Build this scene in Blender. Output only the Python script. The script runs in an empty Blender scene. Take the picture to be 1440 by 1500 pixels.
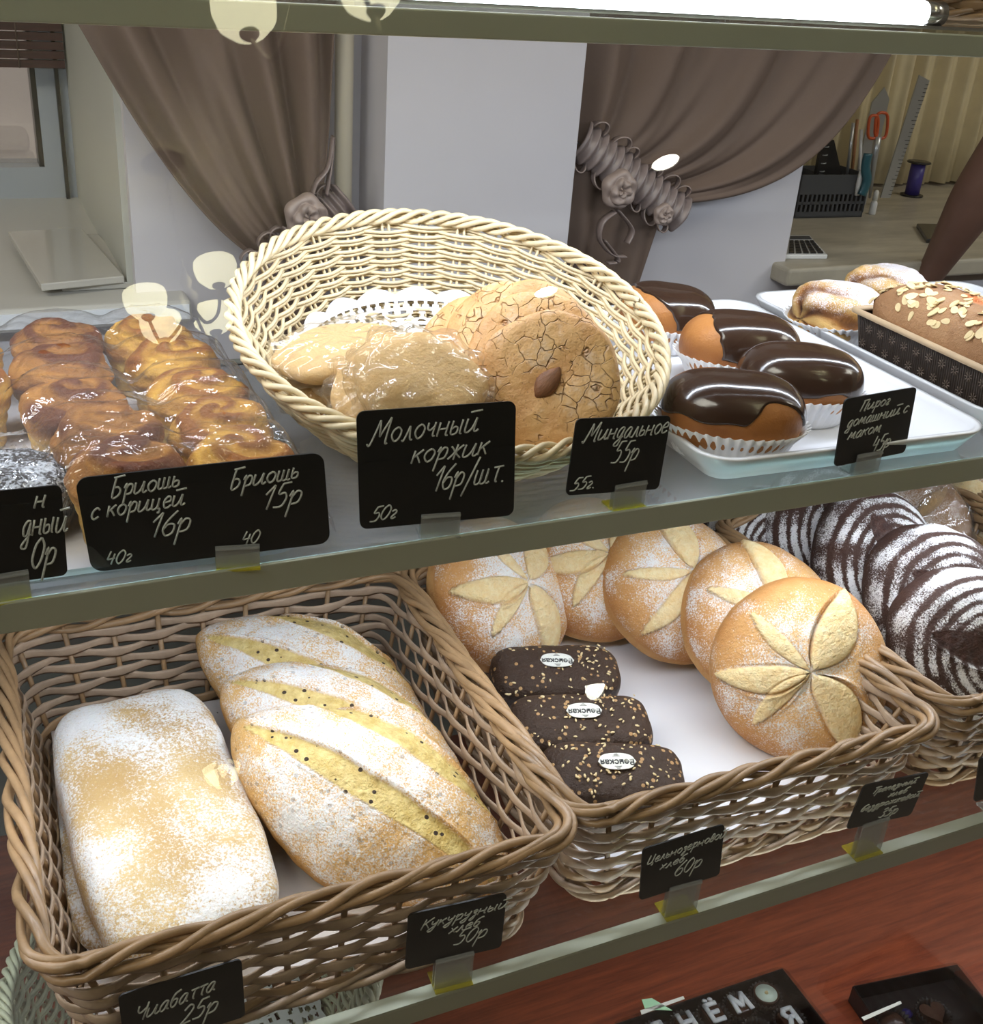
import bpy, math, random
import numpy as np
from mathutils import Vector, Matrix, Euler

random.seed(4); RNG = np.random.default_rng(4)
PI = math.pi
SC = bpy.context.scene

# ------------------------------------------------------------------ camera
F_PX = 1674.63
AX = Vector((0.91045453, -0.12905928, 0.39295834))     # world x, y, z axes in (right, down, forward)
AY = Vector((-0.40785623, -0.43804818, 0.80110367))
AZ = Vector((0.06874483, -0.88963897, -0.45146058))
CAM = Vector((0.0, 0.0, 1.40))
cam_data = bpy.data.cameras.new('camera')
cam = bpy.data.objects.new('camera', cam_data)
SC.collection.objects.link(cam)
right = Vector((AX[0], AY[0], AZ[0])); down = Vector((AX[1], AY[1], AZ[1])); fwd = Vector((AX[2], AY[2], AZ[2]))
rm = Matrix((right, -down, -fwd)).transposed().to_4x4()
cam.matrix_world = Matrix.Translation(CAM) @ rm
cam_data.sensor_fit = 'HORIZONTAL'; cam_data.sensor_width = 36.0
cam_data.lens = 36.0 * F_PX / 1440.0
cam_data.clip_start = 0.02; cam_data.clip_end = 60
SC.camera = cam

# ------------------------------------------------------------------ world and view
w = bpy.data.worlds.new('world'); SC.world = w; w.use_nodes = True
bg = w.node_tree.nodes['Background']
bg.inputs['Color'].default_value = (0.62, 0.50, 0.44, 1); bg.inputs['Strength'].default_value = 0.7
SC.view_settings.view_transform = 'Standard'
try: SC.view_settings.look = 'None'
except Exception: pass
SC.view_settings.gamma = 1.0; SC.view_settings.use_curve_mapping = False
SC.view_settings.exposure = 0.0
SC.cycles.transparent_max_bounces = 28; SC.cycles.max_bounces = 8
SC.cycles.diffuse_bounces = 4; SC.cycles.glossy_bounces = 4
SC.cycles.caustics_reflective = False; SC.cycles.caustics_refractive = False
SC.cycles.sample_clamp_indirect = 4.0

# ------------------------------------------------------------------ area lights (LED strips of the case, added fill lights under the ceiling)
def strip_light(name, x0, x1, y, z, power, tilt, width=0.02, col=(0.82, 0.88, 1.0)):
    l = bpy.data.lights.new(name, 'AREA'); l.shape = 'RECTANGLE'; l.size = x1 - x0; l.size_y = width
    l.energy = power; l.color = col
    o = bpy.data.objects.new(name, l); SC.collection.objects.link(o)
    o.location = ((x0 + x1) / 2, y, z); o.rotation_euler = (tilt, 0, 0)
    return o
strip_light('led_strip_top', -0.9, 1.9, 0.735, 1.349, 10.0, math.radians(20))
strip_light('led_strip_middle', -0.9, 1.9, 0.612, 1.040, 5.4, math.radians(-4))
strip_light('led_strip_low', 0.36, 1.9, 0.471, 0.779, 1.3, math.radians(10), 0.008)
cl = strip_light('added_fill_light', -2.6, -1.0, -0.2, 3.36, 60, 0, 1.2, (1.0, 0.95, 0.86))  # added fill, not a fitting of the room: lifts the rail fronts
cl2 = strip_light('added_fill_light_right', 3.0, 4.3, -0.3, 3.36, 40, 0, 1.0, (1.0, 0.95, 0.86))  # second added fill, brightens the front from the right

# ------------------------------------------------------------------ picture point helpers (a pixel's ray met with a real plane)
def ray(px, py):
    d = Vector((px - 720, py - 750, F_PX)) / F_PX
    return Vector((d.dot(AX), d.dot(AY), d.dot(AZ)))
def at_z(px, py, z):
    r = ray(px, py); return CAM + r * ((z - CAM.z) / r.z)
def at_y(px, py, y):
    r = ray(px, py); return CAM + r * (y / r.y)

# ------------------------------------------------------------------ materials
MATS = {}
def nodes(name):
    m = bpy.data.materials.new(name); m.use_nodes = True
    nt = m.node_tree; b = nt.nodes['Principled BSDF']
    MATS[name] = m
    return m, nt, b
def N(nt, t, **k):
    n = nt.nodes.new(t)
    for a, v in k.items():
        if a[0] == '_': n.inputs[a[1:].replace('_', ' ')].default_value = v
        else: setattr(n, a, v)
    return n
def ramp(nt, fac, stops):
    r = nt.nodes.new('ShaderNodeValToRGB'); nt.links.new(fac, r.inputs['Fac'])
    e = r.color_ramp.elements
    while len(e) < len(stops): e.new(0.5)
    for i, (p, c) in enumerate(stops):
        e[i].position = p; e[i].color = (*c, 1) if len(c) == 3 else c
    return r.outputs['Color']
def s2l(r, g, b):
    f = lambda c: (c / 255) / 12.92 if c / 255 <= 0.04045 else ((c / 255 + 0.055) / 1.055) ** 2.4
    return (f(r), f(g), f(b))
def coords(nt, scale=(1, 1, 1), space='Object'):
    tc = nt.nodes.new('ShaderNodeTexCoord'); mp = nt.nodes.new('ShaderNodeMapping')
    mp.inputs['Scale'].default_value = scale
    nt.links.new(tc.outputs[space], mp.inputs['Vector']); return mp.outputs['Vector']
def noise(nt, vec, scale, detail=4, rough=0.6, dist=0.0):
    n = N(nt, 'ShaderNodeTexNoise'); n.inputs['Scale'].default_value = scale
    n.inputs['Detail'].default_value = detail; n.inputs['Roughness'].default_value = rough
    n.inputs['Distortion'].default_value = dist
    nt.links.new(vec, n.inputs['Vector']); return n.outputs['Fac']
def bump(nt, b, h, strength, dist=0.001):
    n = nt.nodes.new('ShaderNodeBump'); n.inputs['Strength'].default_value = strength
    n.inputs['Distance'].default_value = dist
    nt.links.new(h, n.inputs['Height']); nt.links.new(n.outputs['Normal'], b.inputs['Normal']); return n
def mixc(nt, fac, a, c, blend='MIX'):
    n = nt.nodes.new('ShaderNodeMix'); n.data_type = 'RGBA'; n.blend_type = blend
    for s, v in ((n.inputs[0], fac), (n.inputs[6], a), (n.inputs[7], c)):
        if hasattr(v, 'is_linked'): nt.links.new(v, s)
        elif isinstance(v, (int, float)): s.default_value = v
        else: s.default_value = (*v, 1)
    return n.outputs[2]
def mth(nt, op, a, c=None, clamp=False):
    n = nt.nodes.new('ShaderNodeMath'); n.operation = op; n.use_clamp = clamp
    for s, v in zip(n.inputs, (a, c)):
        if v is None: continue
        if hasattr(v, 'is_linked'): nt.links.new(v, s)
        else: s.default_value = v
    return n.outputs[0]
def attr(nt, name):
    n = nt.nodes.new('ShaderNodeAttribute'); n.attribute_name = name; return n.outputs['Fac']
def smooth(nt, v, lo, hi):
    n = nt.nodes.new('ShaderNodeMapRange'); n.interpolation_type = 'SMOOTHSTEP'
    nt.links.new(v, n.inputs['Value']); n.inputs['From Min'].default_value = lo; n.inputs['From Max'].default_value = hi
    return n.outputs['Result']

def simple(name, col, rough=0.5, var=0.0, scale=20, bmp=0.0, bscale=None, metal=0.0, coat=0.0, spec=0.5,
           stretch=(1, 1, 1), col2=None, sub=0.0, dist=0.001, detail=4):
    m, nt, b = nodes(name)
    b.inputs['Roughness'].default_value = rough; b.inputs['Metallic'].default_value = metal
    b.inputs['Specular IOR Level'].default_value = spec; b.inputs['Coat Weight'].default_value = coat
    if coat: b.inputs['Coat Roughness'].default_value = 0.06
    v = coords(nt, stretch)
    n = noise(nt, v, scale, detail)
    c2 = col2 or tuple(c * (1 - var) for c in col)
    nt.links.new(ramp(nt, n, [(0.3, c2), (0.7, col)]), b.inputs['Base Color'])
    if bmp:
        h = noise(nt, v, bscale or scale * 3, 5)
        bump(nt, b, h, bmp, dist)
    if sub:
        b.inputs['Subsurface Weight'].default_value = sub; b.inputs['Subsurface Scale'].default_value = 0.004
        b.inputs['Subsurface Radius'].default_value = (1, 0.6, 0.35)
    return m

def clear(name, tint=(1, 1, 1), rough=0.02, base_spec=0.04, haze=0.0, haze_col=(0.9, 0.9, 0.95), wr=0.0, wscale=60):
    """thin clear sheet: straight-through light plus a mirror share by angle, same for every ray"""
    m = bpy.data.materials.new(name); m.use_nodes = True; nt = m.node_tree; MATS[name] = m
    nt.nodes.clear()
    out = nt.nodes.new('ShaderNodeOutputMaterial'); tr = nt.nodes.new('ShaderNodeBsdfTransparent')
    gl = nt.nodes.new('ShaderNodeBsdfGlossy'); tr.inputs['Color'].default_value = (*tint, 1)
    gl.inputs['Roughness'].default_value = rough
    geo = nt.nodes.new('ShaderNodeNewGeometry'); dot = nt.nodes.new('ShaderNodeVectorMath'); dot.operation = 'DOT_PRODUCT'
    nt.links.new(geo.outputs['Incoming'], dot.inputs[0]); nt.links.new(geo.outputs['Normal'], dot.inputs[1])
    c = mth(nt, 'ABSOLUTE', dot.outputs['Value'])
    p = mth(nt, 'POWER', mth(nt, 'SUBTRACT', 1.0, c, True), 5.0)
    f = mth(nt, 'ADD', mth(nt, 'MULTIPLY', p, 1 - base_spec), base_spec, True)
    mx = nt.nodes.new('ShaderNodeMixShader'); nt.links.new(f, mx.inputs[0])
    first = tr.outputs[0]
    if haze:
        df = nt.nodes.new('ShaderNodeBsdfDiffuse'); df.inputs['Color'].default_value = (*haze_col, 1)
        m2 = nt.nodes.new('ShaderNodeMixShader'); m2.inputs[0].default_value = haze
        nt.links.new(tr.outputs[0], m2.inputs[1]); nt.links.new(df.outputs[0], m2.inputs[2]); first = m2.outputs[0]
    nt.links.new(first, mx.inputs[1]); nt.links.new(gl.outputs[0], mx.inputs[2])
    if wr:
        v = coords(nt); h = noise(nt, v, wscale, 3, 0.5, 1.5)
        bn = nt.nodes.new('ShaderNodeBump'); bn.inputs['Strength'].default_value = wr; bn.inputs['Distance'].default_value = 0.004
        nt.links.new(h, bn.inputs['Height']); nt.links.new(bn.outputs['Normal'], gl.inputs['Normal'])
    nt.links.new(mx.outputs[0], out.inputs['Surface'])
    return m

def emis(name, col, s):
    m, nt, b = nodes(name)
    b.inputs['Base Color'].default_value = (*col, 1)
    b.inputs['Emission Color'].default_value = (*col, 1); b.inputs['Emission Strength'].default_value = s
    return m

def bread(name, dark, light, cut, flour=(0.86, 0.84, 0.82), fl_amt=1.0, fl_scale=90, seeds=None, rough=0.62, cut2=None, bmp=0.5, seed_in_all=False):
    """crust / cut / flour read from the mesh attributes 'cut', 'edge', 'flour', 'tone'"""
    m, nt, b = nodes(name); b.inputs['Roughness'].default_value = rough
    b.inputs['Specular IOR Level'].default_value = 0.35
    v = coords(nt)
    big = noise(nt, v, 22, 3); fine = noise(nt, v, 420, 4, 0.7)
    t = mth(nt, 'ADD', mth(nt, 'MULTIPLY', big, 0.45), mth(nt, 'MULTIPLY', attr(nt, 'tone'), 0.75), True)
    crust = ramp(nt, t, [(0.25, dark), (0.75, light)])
    mid = noise(nt, v, 75, 5, 0.7)
    crust = mixc(nt, mth(nt, 'MULTIPLY', smooth(nt, mid, 0.50, 0.72), 0.40), crust, dark)
    crust = mixc(nt, mth(nt, 'MULTIPLY', smooth(nt, fine, 0.60, 0.72), 0.30), crust, tuple(min(1, c * 1.5) for c in light))
    cn = noise(nt, v, 130, 4, 0.65)
    cc = ramp(nt, cn, [(0.35, cut2 or tuple(c * 0.72 for c in cut)), (0.65, cut)])
    edge = attr(nt, 'edge')
    ctn = attr(nt, 'cut')
    col = mixc(nt, ctn, crust, cc)
    col = mixc(nt, mth(nt, 'MULTIPLY', edge, 0.5, True), col, dark)
    # flour: patchy speckle
    sp = noise(nt, v, fl_scale * 8, 5, 0.75); pt = noise(nt, v, fl_scale * 0.45, 4, 0.6)
    fa = attr(nt, 'flour')
    lvl = mth(nt, 'ADD', mth(nt, 'MULTIPLY', sp, 2.1), mth(nt, 'MULTIPLY', pt, 1.1))
    lvl = mth(nt, 'ADD', lvl, mth(nt, 'MULTIPLY', fa, 0.62))
    fm = mth(nt, 'MULTIPLY', smooth(nt, lvl, 1.84, 2.22), mth(nt, 'MULTIPLY', smooth(nt, fa, 0.02, 0.25), fl_amt), True)
    fm = mth(nt, 'MULTIPLY', fm, mth(nt, 'SUBTRACT', 1.0, mth(nt, 'MULTIPLY', ctn, 0.93), True))
    col = mixc(nt, fm, col, flour)
    if seeds:
        vo = N(nt, 'ShaderNodeTexVoronoi'); vo.inputs['Scale'].default_value = seeds[1]; nt.links.new(v, vo.inputs['Vector'])
        sm = mth(nt, 'LESS_THAN', vo.outputs['Distance'], seeds[2])
        keep = mth(nt, 'GREATER_THAN', noise(nt, vo.outputs['Position'], 300, 1), 0.5)
        sm = mth(nt, 'MULTIPLY', sm, keep)
        if not seed_in_all: sm = mth(nt, 'MULTIPLY', sm, mth(nt, 'ADD', mth(nt, 'MULTIPLY', ctn, 0.9), 0.35, True))
        col = mixc(nt, sm, col, seeds[0])
    nt.links.new(col, b.inputs['Base Color'])
    hb = mth(nt, 'ADD', mth(nt, 'MULTIPLY', noise(nt, v, 160, 5, 0.65), mth(nt, 'ADD', 0.45, mth(nt, 'MULTIPLY', ctn, 0.5))), mth(nt, 'MULTIPLY', fine, 0.3))
    bump(nt, b, hb, min(1.0, bmp*1.7), 0.0045)
    b.inputs['Subsurface Weight'].default_value = 0.08; b.inputs['Subsurface Scale'].default_value = 0.003
    b.inputs['Subsurface Radius'].default_value = (1, 0.6, 0.3)
    return m

def wood(name, dark, light, scale, stretch, rough=0.35, coat=0.0):
    m, nt, b = nodes(name); v = coords(nt, stretch)
    n = noise(nt, v, scale, 6, 0.65, 0.6); n2 = noise(nt, v, scale * 6, 3, 0.6, 0.2)
    f = mth(nt, 'ADD', mth(nt, 'MULTIPLY', n, 0.75), mth(nt, 'MULTIPLY', n2, 0.25))
    nt.links.new(ramp(nt, f, [(0.36, dark), (0.62, light)]), b.inputs['Base Color'])
    b.inputs['Roughness'].default_value = rough; b.inputs['Coat Weight'].default_value = coat
    b.inputs['Coat Roughness'].default_value = 0.15
    return m

simple('wall_paint', (0.62, 0.60, 0.63), 0.7, 0.04, 6, 0.1, 300)
simple('reveal_paint', (0.50, 0.51, 0.46), 0.6, 0.06, 5)
simple('sill_plastic', (0.55, 0.54, 0.50), 0.3, 0.05, 4)
simple('sill_worn', (0.50, 0.45, 0.35), 0.4, 0.35, 8, stretch=(1, 4, 1))
simple('frame_plastic', (0.42, 0.47, 0.52), 0.35, 0.1, 5)
simple('pipe_paint', (0.62, 0.56, 0.43), 0.4, 0.06, 12)
simple('ceiling_paint', (0.60, 0.57, 0.50), 0.8, 0.05, 3)
simple('room_paint', (0.38, 0.33, 0.27), 0.8, 0.1, 2)
simple('floor_tile', (0.22, 0.18, 0.15), 0.4, 0.3, 3)
simple('rail_metal', s2l(168, 172, 152), 0.42, 0.05, 6, metal=0.25)
simple('rail_dark', s2l(158, 160, 142), 0.42, 0.05, 6, metal=0.2)
simple('panel_grey', (0.17, 0.175, 0.155), 0.5, 0.12, 3)
wood('mahogany', (0.13, 0.022, 0.007), (0.27, 0.058, 0.019), 11, (0.8, 12, 12), 0.42, 0.05)
wood('blind_wood', (0.020, 0.008, 0.005), (0.085, 0.030, 0.020), 10, (0.6, 1, 14), 0.5)
simple('curtain_fabric', (0.172, 0.118, 0.090), 0.75, 0.12, 400, 0.25, 900)
simple('tie_satin', (0.27, 0.21, 0.195), 0.38, 0.25, 60, spec=0.7)
simple('rose_satin', (0.40, 0.31, 0.27), 0.42, 0.2, 60, spec=0.7)
simple('sheer_fabric', (0.72, 0.62, 0.40), 0.8, 0.12, 30)
simple('wicker_cream', (0.80, 0.66, 0.42), 0.42, 0.22, 40, 0.25, 220, coat=0.12)
simple('wicker_brown', (0.37, 0.225, 0.11), 0.45, 0.38, 45, 0.4, 260, coat=0.1)
simple('wicker_pale', (0.50, 0.36, 0.25), 0.5, 0.35, 40, 0.4, 220)
simple('wicker_white', (0.78, 0.76, 0.58), 0.45, 0.2, 40, 0.3, 220)
simple('paper_white', (0.80, 0.79, 0.83), 0.75, 0.03, 8, 0.15, 40)
simple('doily_paper', (0.84, 0.83, 0.88), 0.8, 0.02, 20, 0.3, 300)
simple('parchment', (0.62, 0.57, 0.54), 0.6, 0.06, 7, 0.3, 20, dist=0.004)
simple('cup_paper', (0.86, 0.86, 0.88), 0.7, 0.02, 20)
simple('tray_plastic', (0.78, 0.79, 0.83), 0.22, 0.02, 6)
simple('card_black', (0.0065, 0.0065, 0.0065), 0.42, 0.0, 5, spec=0.35)
simple('ink', (0.60, 0.62, 0.57), 0.6, 0.45, 700)
clear('acrylic', (0.80, 0.82, 0.82), 0.08, 0.10, 0.22, (0.7, 0.72, 0.72))
clear('acrylic_yellow', (0.90, 0.85, 0.25), 0.05, 0.06, 0.25, (0.8, 0.72, 0.08))
clear('front_glass', (0.985, 0.995, 0.985), 0.0, 0.035)
clear('shelf_glass', (0.88, 0.90, 0.91), 0.04, 0.10, 0.24, (0.72, 0.74, 0.80))
clear('low_shelf_glass', (0.95, 0.97, 0.95), 0.01, 0.035, 0.012)
clear('glass_edge', (0.55, 0.78, 0.75), 0.1, 0.08, 0.35, (0.62, 0.8, 0.85))
clear('film', (0.985, 0.985, 0.985), 0.06, 0.075, 0.03, wr=1.0, wscale=42)
clear('film_hazy', (0.97, 0.95, 0.90), 0.12, 0.07, 0.06, (0.90, 0.82, 0.66), wr=0.8, wscale=40)
clear('window_glass', (0.9, 0.92, 0.92), 0.02, 0.06, 0.15, (0.72, 0.62, 0.58))
clear('box_plastic', (0.9, 0.9, 0.9), 0.06, 0.06)
emis('tube_glow', (0.90, 0.95, 1.0), 12.0)
emis('tube_glow_low', (0.92, 0.95, 1.0), 15.0)
emis('lamp_glow', (1.0, 0.93, 0.62), 10.0)
emis('bulb_glow', (1.0, 0.97, 0.85), 60.0)
emis('spot_glow', (1.0, 0.97, 0.86), 45.0)
simple('bronze', (0.42, 0.38, 0.30), 0.35, 0.3, 20, metal=0.3)
simple('sill_front', (0.80, 0.84, 0.90), 0.35)
simple('chrome', (0.6, 0.6, 0.6), 0.2, metal=1.0)

bread('roll_crust', (0.46, 0.17, 0.035), (0.80, 0.48, 0.19), (0.95, 0.77, 0.44), fl_amt=1.0, cut2=(0.88, 0.62, 0.28), bmp=0.6)
bread('corn_crust', (0.46, 0.20, 0.045), (0.72, 0.43, 0.15), (0.82, 0.64, 0.25), fl_amt=1.0, cut2=(0.60, 0.41, 0.11), seeds=((0.05, 0.03, 0.02), 150, 0.24), bmp=0.7)
bread('ciabatta_crust', (0.50, 0.30, 0.11), (0.76, 0.56, 0.28), (0.75, 0.60, 0.3), fl_amt=1.0, fl_scale=70, bmp=0.9)
bread('rye_crust', (0.030, 0.012, 0.008), (0.070, 0.030, 0.020), (0.075, 0.030, 0.020), fl_amt=1.0, cut2=(0.035, 0.013, 0.009), flour=(0.80, 0.78, 0.78), bmp=0.9)
bread('brown_crust', (0.13, 0.055, 0.018), (0.27, 0.135, 0.045), (0.34, 0.2, 0.08), fl_amt=0.4)
bread('seed_crust', (0.030, 0.016, 0.010), (0.060, 0.032, 0.020), (0.05, 0.03, 0.02), fl_amt=0, seeds=((0.50, 0.30, 0.13), 190, 0.30), bmp=1.0, rough=0.42, seed_in_all=True)
bread('brioche_crust', (0.14, 0.036, 0.007), (0.44, 0.19, 0.035), (0.74, 0.47, 0.13), fl_amt=0, rough=0.34, bmp=0.6, cut2=(0.6, 0.34, 0.08))
bread('brioche_gold', (0.30, 0.10, 0.012), (0.68, 0.37, 0.055), (0.82, 0.58, 0.17), fl_amt=0, rough=0.34, bmp=0.6, cut2=(0.7, 0.42, 0.1))
bread('bun_crust', (0.30, 0.10, 0.025), (0.52, 0.22, 0.065), (0.6, 0.3, 0.1), fl_amt=0, rough=0.4, bmp=0.25)
bread('pastry_crust', (0.34, 0.13, 0.025), (0.68, 0.42, 0.14), (0.09, 0.03, 0.012), fl_amt=1.0, fl_scale=110, rough=0.4, cut2=(0.05, 0.02, 0.01), flour=(0.85, 0.80, 0.84))
bread('cake_crust', (0.24, 0.11, 0.045), (0.42, 0.23, 0.11), (0.78, 0.30, 0.11), fl_amt=0.15, cut2=(0.55, 0.14, 0.035), bmp=1.0)
bread('dough_biscuit', (0.52, 0.30, 0.12), (0.74, 0.50, 0.25), (0.8, 0.6, 0.35), fl_amt=0.0, bmp=0.4)
bread('sugar_chocolate', (0.012, 0.008, 0.007), (0.03, 0.02, 0.015), (0.02, 0.01, 0.01), flour=(0.65, 0.68, 0.74), fl_amt=1.0, fl_scale=60, bmp=0.8)
simple('choc_glaze', (0.050, 0.025, 0.016), 0.17, 0.3, 8, coat=0.3, bmp=0.12, bscale=30, dist=0.003)
simple('almond_skin', (0.30, 0.125, 0.055), 0.5, 0.5, 60, 0.5, 150, stretch=(1, 8, 8))
simple('almond_flake', (0.84, 0.66, 0.36), 0.5, 0.18, 60)
simple('mould_paper', (0.055, 0.038, 0.03), 0.5, 0.3, 10)
simple('mould_rim', (0.50, 0.36, 0.22), 0.6, 0.15, 20)
simple('mould_print', (0.20, 0.15, 0.115), 0.6)
simple('label_paper', (0.74, 0.73, 0.66), 0.5, 0.03, 20)
simple('label_ink', (0.03, 0.03, 0.03), 0.6)
simple('dark_cup', (0.022, 0.014, 0.011), 0.5)
simple('dark_plastic', (0.018, 0.013, 0.012), 0.3)
simple('chocolate', (0.075, 0.032, 0.018), 0.3, 0.3, 40)
simple('white_icing', (0.78, 0.80, 0.82), 0.4, sub=0.1)
simple('cream_filling', (0.68, 0.80, 0.68), 0.3)
simple('green_card', (0.42, 0.72, 0.45), 0.6)
simple('grey_plastic', (0.060, 0.065, 0.072), 0.5, 0.1)
simple('skin', (0.16, 0.082, 0.058), 0.5, 0.12, 30, 0.15, 500, sub=0.1)
simple('teal_plastic', (0.02, 0.10, 0.13), 0.3)
simple('orange_plastic', (0.55, 0.09, 0.02), 0.35)
simple('steel', (0.42, 0.43, 0.43), 0.3, metal=0.6)
simple('purple_thread', (0.05, 0.035, 0.24), 0.4, 0.3, 200, stretch=(1, 1, 20))
simple('tan_wood', (0.3, 0.13, 0.05), 0.5)
simple('white_plastic', (0.7, 0.7, 0.68), 0.35)
simple('device_dark', (0.012, 0.012, 0.013), 0.25)
simple('slab_white', (0.52, 0.50, 0.45), 0.12, 0.04, 5)
simple('slab_edge', (0.8, 0.8, 0.9), 0.3)

# cracked almond biscuit
def cookie_mat():
    m, nt, b = nodes('cookie_crust'); v = coords(nt); b.inputs['Roughness'].default_value = 0.5
    wv = N(nt, 'ShaderNodeVectorMath'); wv.operation = 'ADD'
    nn = N(nt, 'ShaderNodeTexNoise'); nn.inputs['Scale'].default_value = 70; nt.links.new(v, nn.inputs['Vector'])
    sc = N(nt, 'ShaderNodeVectorMath'); sc.operation = 'SCALE'; sc.inputs['Scale'].default_value = 0.012
    nt.links.new(nn.outputs['Color'], sc.inputs[0]); nt.links.new(v, wv.inputs[0]); nt.links.new(sc.outputs[0], wv.inputs[1])
    vo = N(nt, 'ShaderNodeTexVoronoi'); vo.feature = 'DISTANCE_TO_EDGE'; vo.inputs['Scale'].default_value = 85
    nt.links.new(wv.outputs[0], vo.inputs['Vector'])
    crack = mth(nt, 'SUBTRACT', 1.0, smooth(nt, vo.outputs['Distance'], 0.0, 0.040))
    crack = mth(nt, 'MULTIPLY', crack, smooth(nt, noise(nt, v, 55, 2), 0.46, 0.60))
    big = noise(nt, v, 40, 4); sug = noise(nt, v, 55, 5, 0.7)
    c = ramp(nt, big, [(0.3, (0.60, 0.30, 0.11)), (0.7, (0.80, 0.50, 0.22))])
    c = mixc(nt, mth(nt, 'MULTIPLY', smooth(nt, sug, 0.52, 0.7), 0.45), c, (0.84, 0.70, 0.56))
    c = mixc(nt, mth(nt, 'MULTIPLY', crack, 0.6), c, (0.34, 0.13, 0.035))
    sp = N(nt, 'ShaderNodeTexVoronoi'); sp.inputs['Scale'].default_value = 330; nt.links.new(v, sp.inputs['Vector'])
    c = mixc(nt, mth(nt, 'MULTIPLY', mth(nt, 'LESS_THAN', sp.outputs['Distance'], 0.16), 0.6), c, (0.30, 0.13, 0.05))
    nt.links.new(c, b.inputs['Base Color'])
    h = mth(nt, 'SUBTRACT', noise(nt, v, 150, 4), mth(nt, 'MULTIPLY', crack, 1.6))
    bump(nt, b, h, 0.8, 0.0016)
cookie_mat()

# ------------------------------------------------------------------ mesh helpers
def link(o): SC.collection.objects.link(o); return o
def mesh_obj(name, V, Fc, mat, parent=None, smooth=True, attrs=None):
    me = bpy.data.meshes.new(name)
    me.from_pydata([tuple(v) for v in V], [], [tuple(f) for f in Fc]); me.update()
    if smooth: me.polygons.foreach_set('use_smooth', [True] * len(me.polygons))
    if attrs:
        for k, a in attrs.items():
            at = me.attributes.new(k, 'FLOAT', 'POINT'); at.data.foreach_set('value', np.asarray(a, dtype=np.float32).ravel())
    me.materials.append(MATS[mat])
    o = link(bpy.data.objects.new(name, me))
    if parent is not None: o.parent = parent
    return o
class MB:
    def __init__(s): s.V = []; s.F = []; s.n = 0
    def add(s, V, Fc):
        V = np.asarray(V, float).reshape(-1, 3); s.V.append(V)
        s.F += [tuple(int(i) + s.n for i in f) for f in Fc]; s.n += len(V); return s
    def box(s, lo, hi, M=None):
        x0, y0, z0 = lo; x1, y1, z1 = hi
        V = np.array([(x0,y0,z0),(x1,y0,z0),(x1,y1,z0),(x0,y1,z0),(x0,y0,z1),(x1,y0,z1),(x1,y1,z1),(x0,y1,z1)], float)
        if M is not None: V = np.array([tuple(M @ Vector(v)) for v in V])
        return s.add(V, [(3,2,1,0),(4,5,6,7),(0,1,5,4),(1,2,6,5),(2,3,7,6),(3,0,4,7)])
    def tube(s, P, r, seg=6, closed=False, up=None, r2=None, taper=None):
        P = np.asarray(P, float); n = len(P)
        if closed: T = np.roll(P, -1, 0) - np.roll(P, 1, 0)
        else: T = np.gradient(P, axis=0)
        T /= np.linalg.norm(T, axis=1)[:, None] + 1e-12
        if up is None:
            U = np.zeros_like(P); a = np.array([0, 0, 1.0]) if abs(T[0][2]) < 0.9 else np.array([1.0, 0, 0])
            u = a - T[0] * (a @ T[0]); u /= np.linalg.norm(u); U[0] = u
            for i in range(1, n):
                u = u - T[i] * (u @ T[i]); u /= np.linalg.norm(u) + 1e-12; U[i] = u
        else:
            up = np.broadcast_to(np.asarray(up, float), P.shape)
            U = up - T * (up * T).sum(1)[:, None]; U /= np.linalg.norm(U, axis=1)[:, None] + 1e-12
        W = np.cross(T, U); r2 = r if r2 is None else r2
        k = np.ones(n) if taper is None else np.asarray(taper)
        a = np.arange(seg) * 2 * PI / seg
        V = P[:, None, :] + (np.cos(a)[None, :, None] * U[:, None, :] * r + np.sin(a)[None, :, None] * W[:, None, :] * r2) * k[:, None, None]
        Fc = []
        m = n if closed else n - 1
        for i in range(m):
            i2 = (i + 1) % n
            for j in range(seg):
                j2 = (j + 1) % seg
                Fc.append((i * seg + j, i * seg + j2, i2 * seg + j2, i2 * seg + j))
        if not closed: Fc += [tuple(range(seg))[::-1], tuple((n - 1) * seg + j for j in range(seg))]
        return s.add(V.reshape(-1, 3), Fc)
    def lathe(s, prof, seg=32, c=(0, 0, 0), M=None, cap=True):
        n = len(prof); V = []
        for r, z in prof:
            for j in range(seg):
                a = 2 * PI * j / seg; V.append((c[0] + r * math.cos(a), c[1] + r * math.sin(a), c[2] + z))
        if M is not None: V = [tuple(M @ Vector(v)) for v in V]
        Fc = [(i * seg + j, i * seg + (j + 1) % seg, (i + 1) * seg + (j + 1) % seg, (i + 1) * seg + j) for i in range(n - 1) for j in range(seg)]
        if cap: Fc += [tuple(range(seg))[::-1], tuple((n - 1) * seg + j for j in range(seg))]
        return s.add(V, Fc)
    def prism(s, poly, z0, z1, M=None):
        n = len(poly); V = [(x, y, z0) for x, y in poly] + [(x, y, z1) for x, y in poly]
        if M is not None: V = [tuple(M @ Vector(v)) for v in V]
        return s.add(V, [tuple(range(n))[::-1], tuple(range(n, 2 * n))] + [(i, (i + 1) % n, n + (i + 1) % n, n + i) for i in range(n)])
    def build(s, name, mat, parent=None, smooth=True, attrs=None):
        V = np.concatenate(s.V); return mesh_obj(name, V, s.F, mat, parent, smooth, attrs)
def bevel(o, wd=0.002, seg=2):
    m = o.modifiers.new('bevel', 'BEVEL'); m.width = wd; m.segments = seg; m.limit_method = 'ANGLE'
    return o
def tag(o, label=None, cat=None, group=None, kind=None):
    if label: o['label'] = label
    if cat: o['category'] = cat
    if group: o['group'] = group
    if kind: o['kind'] = kind
    return o
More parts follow.
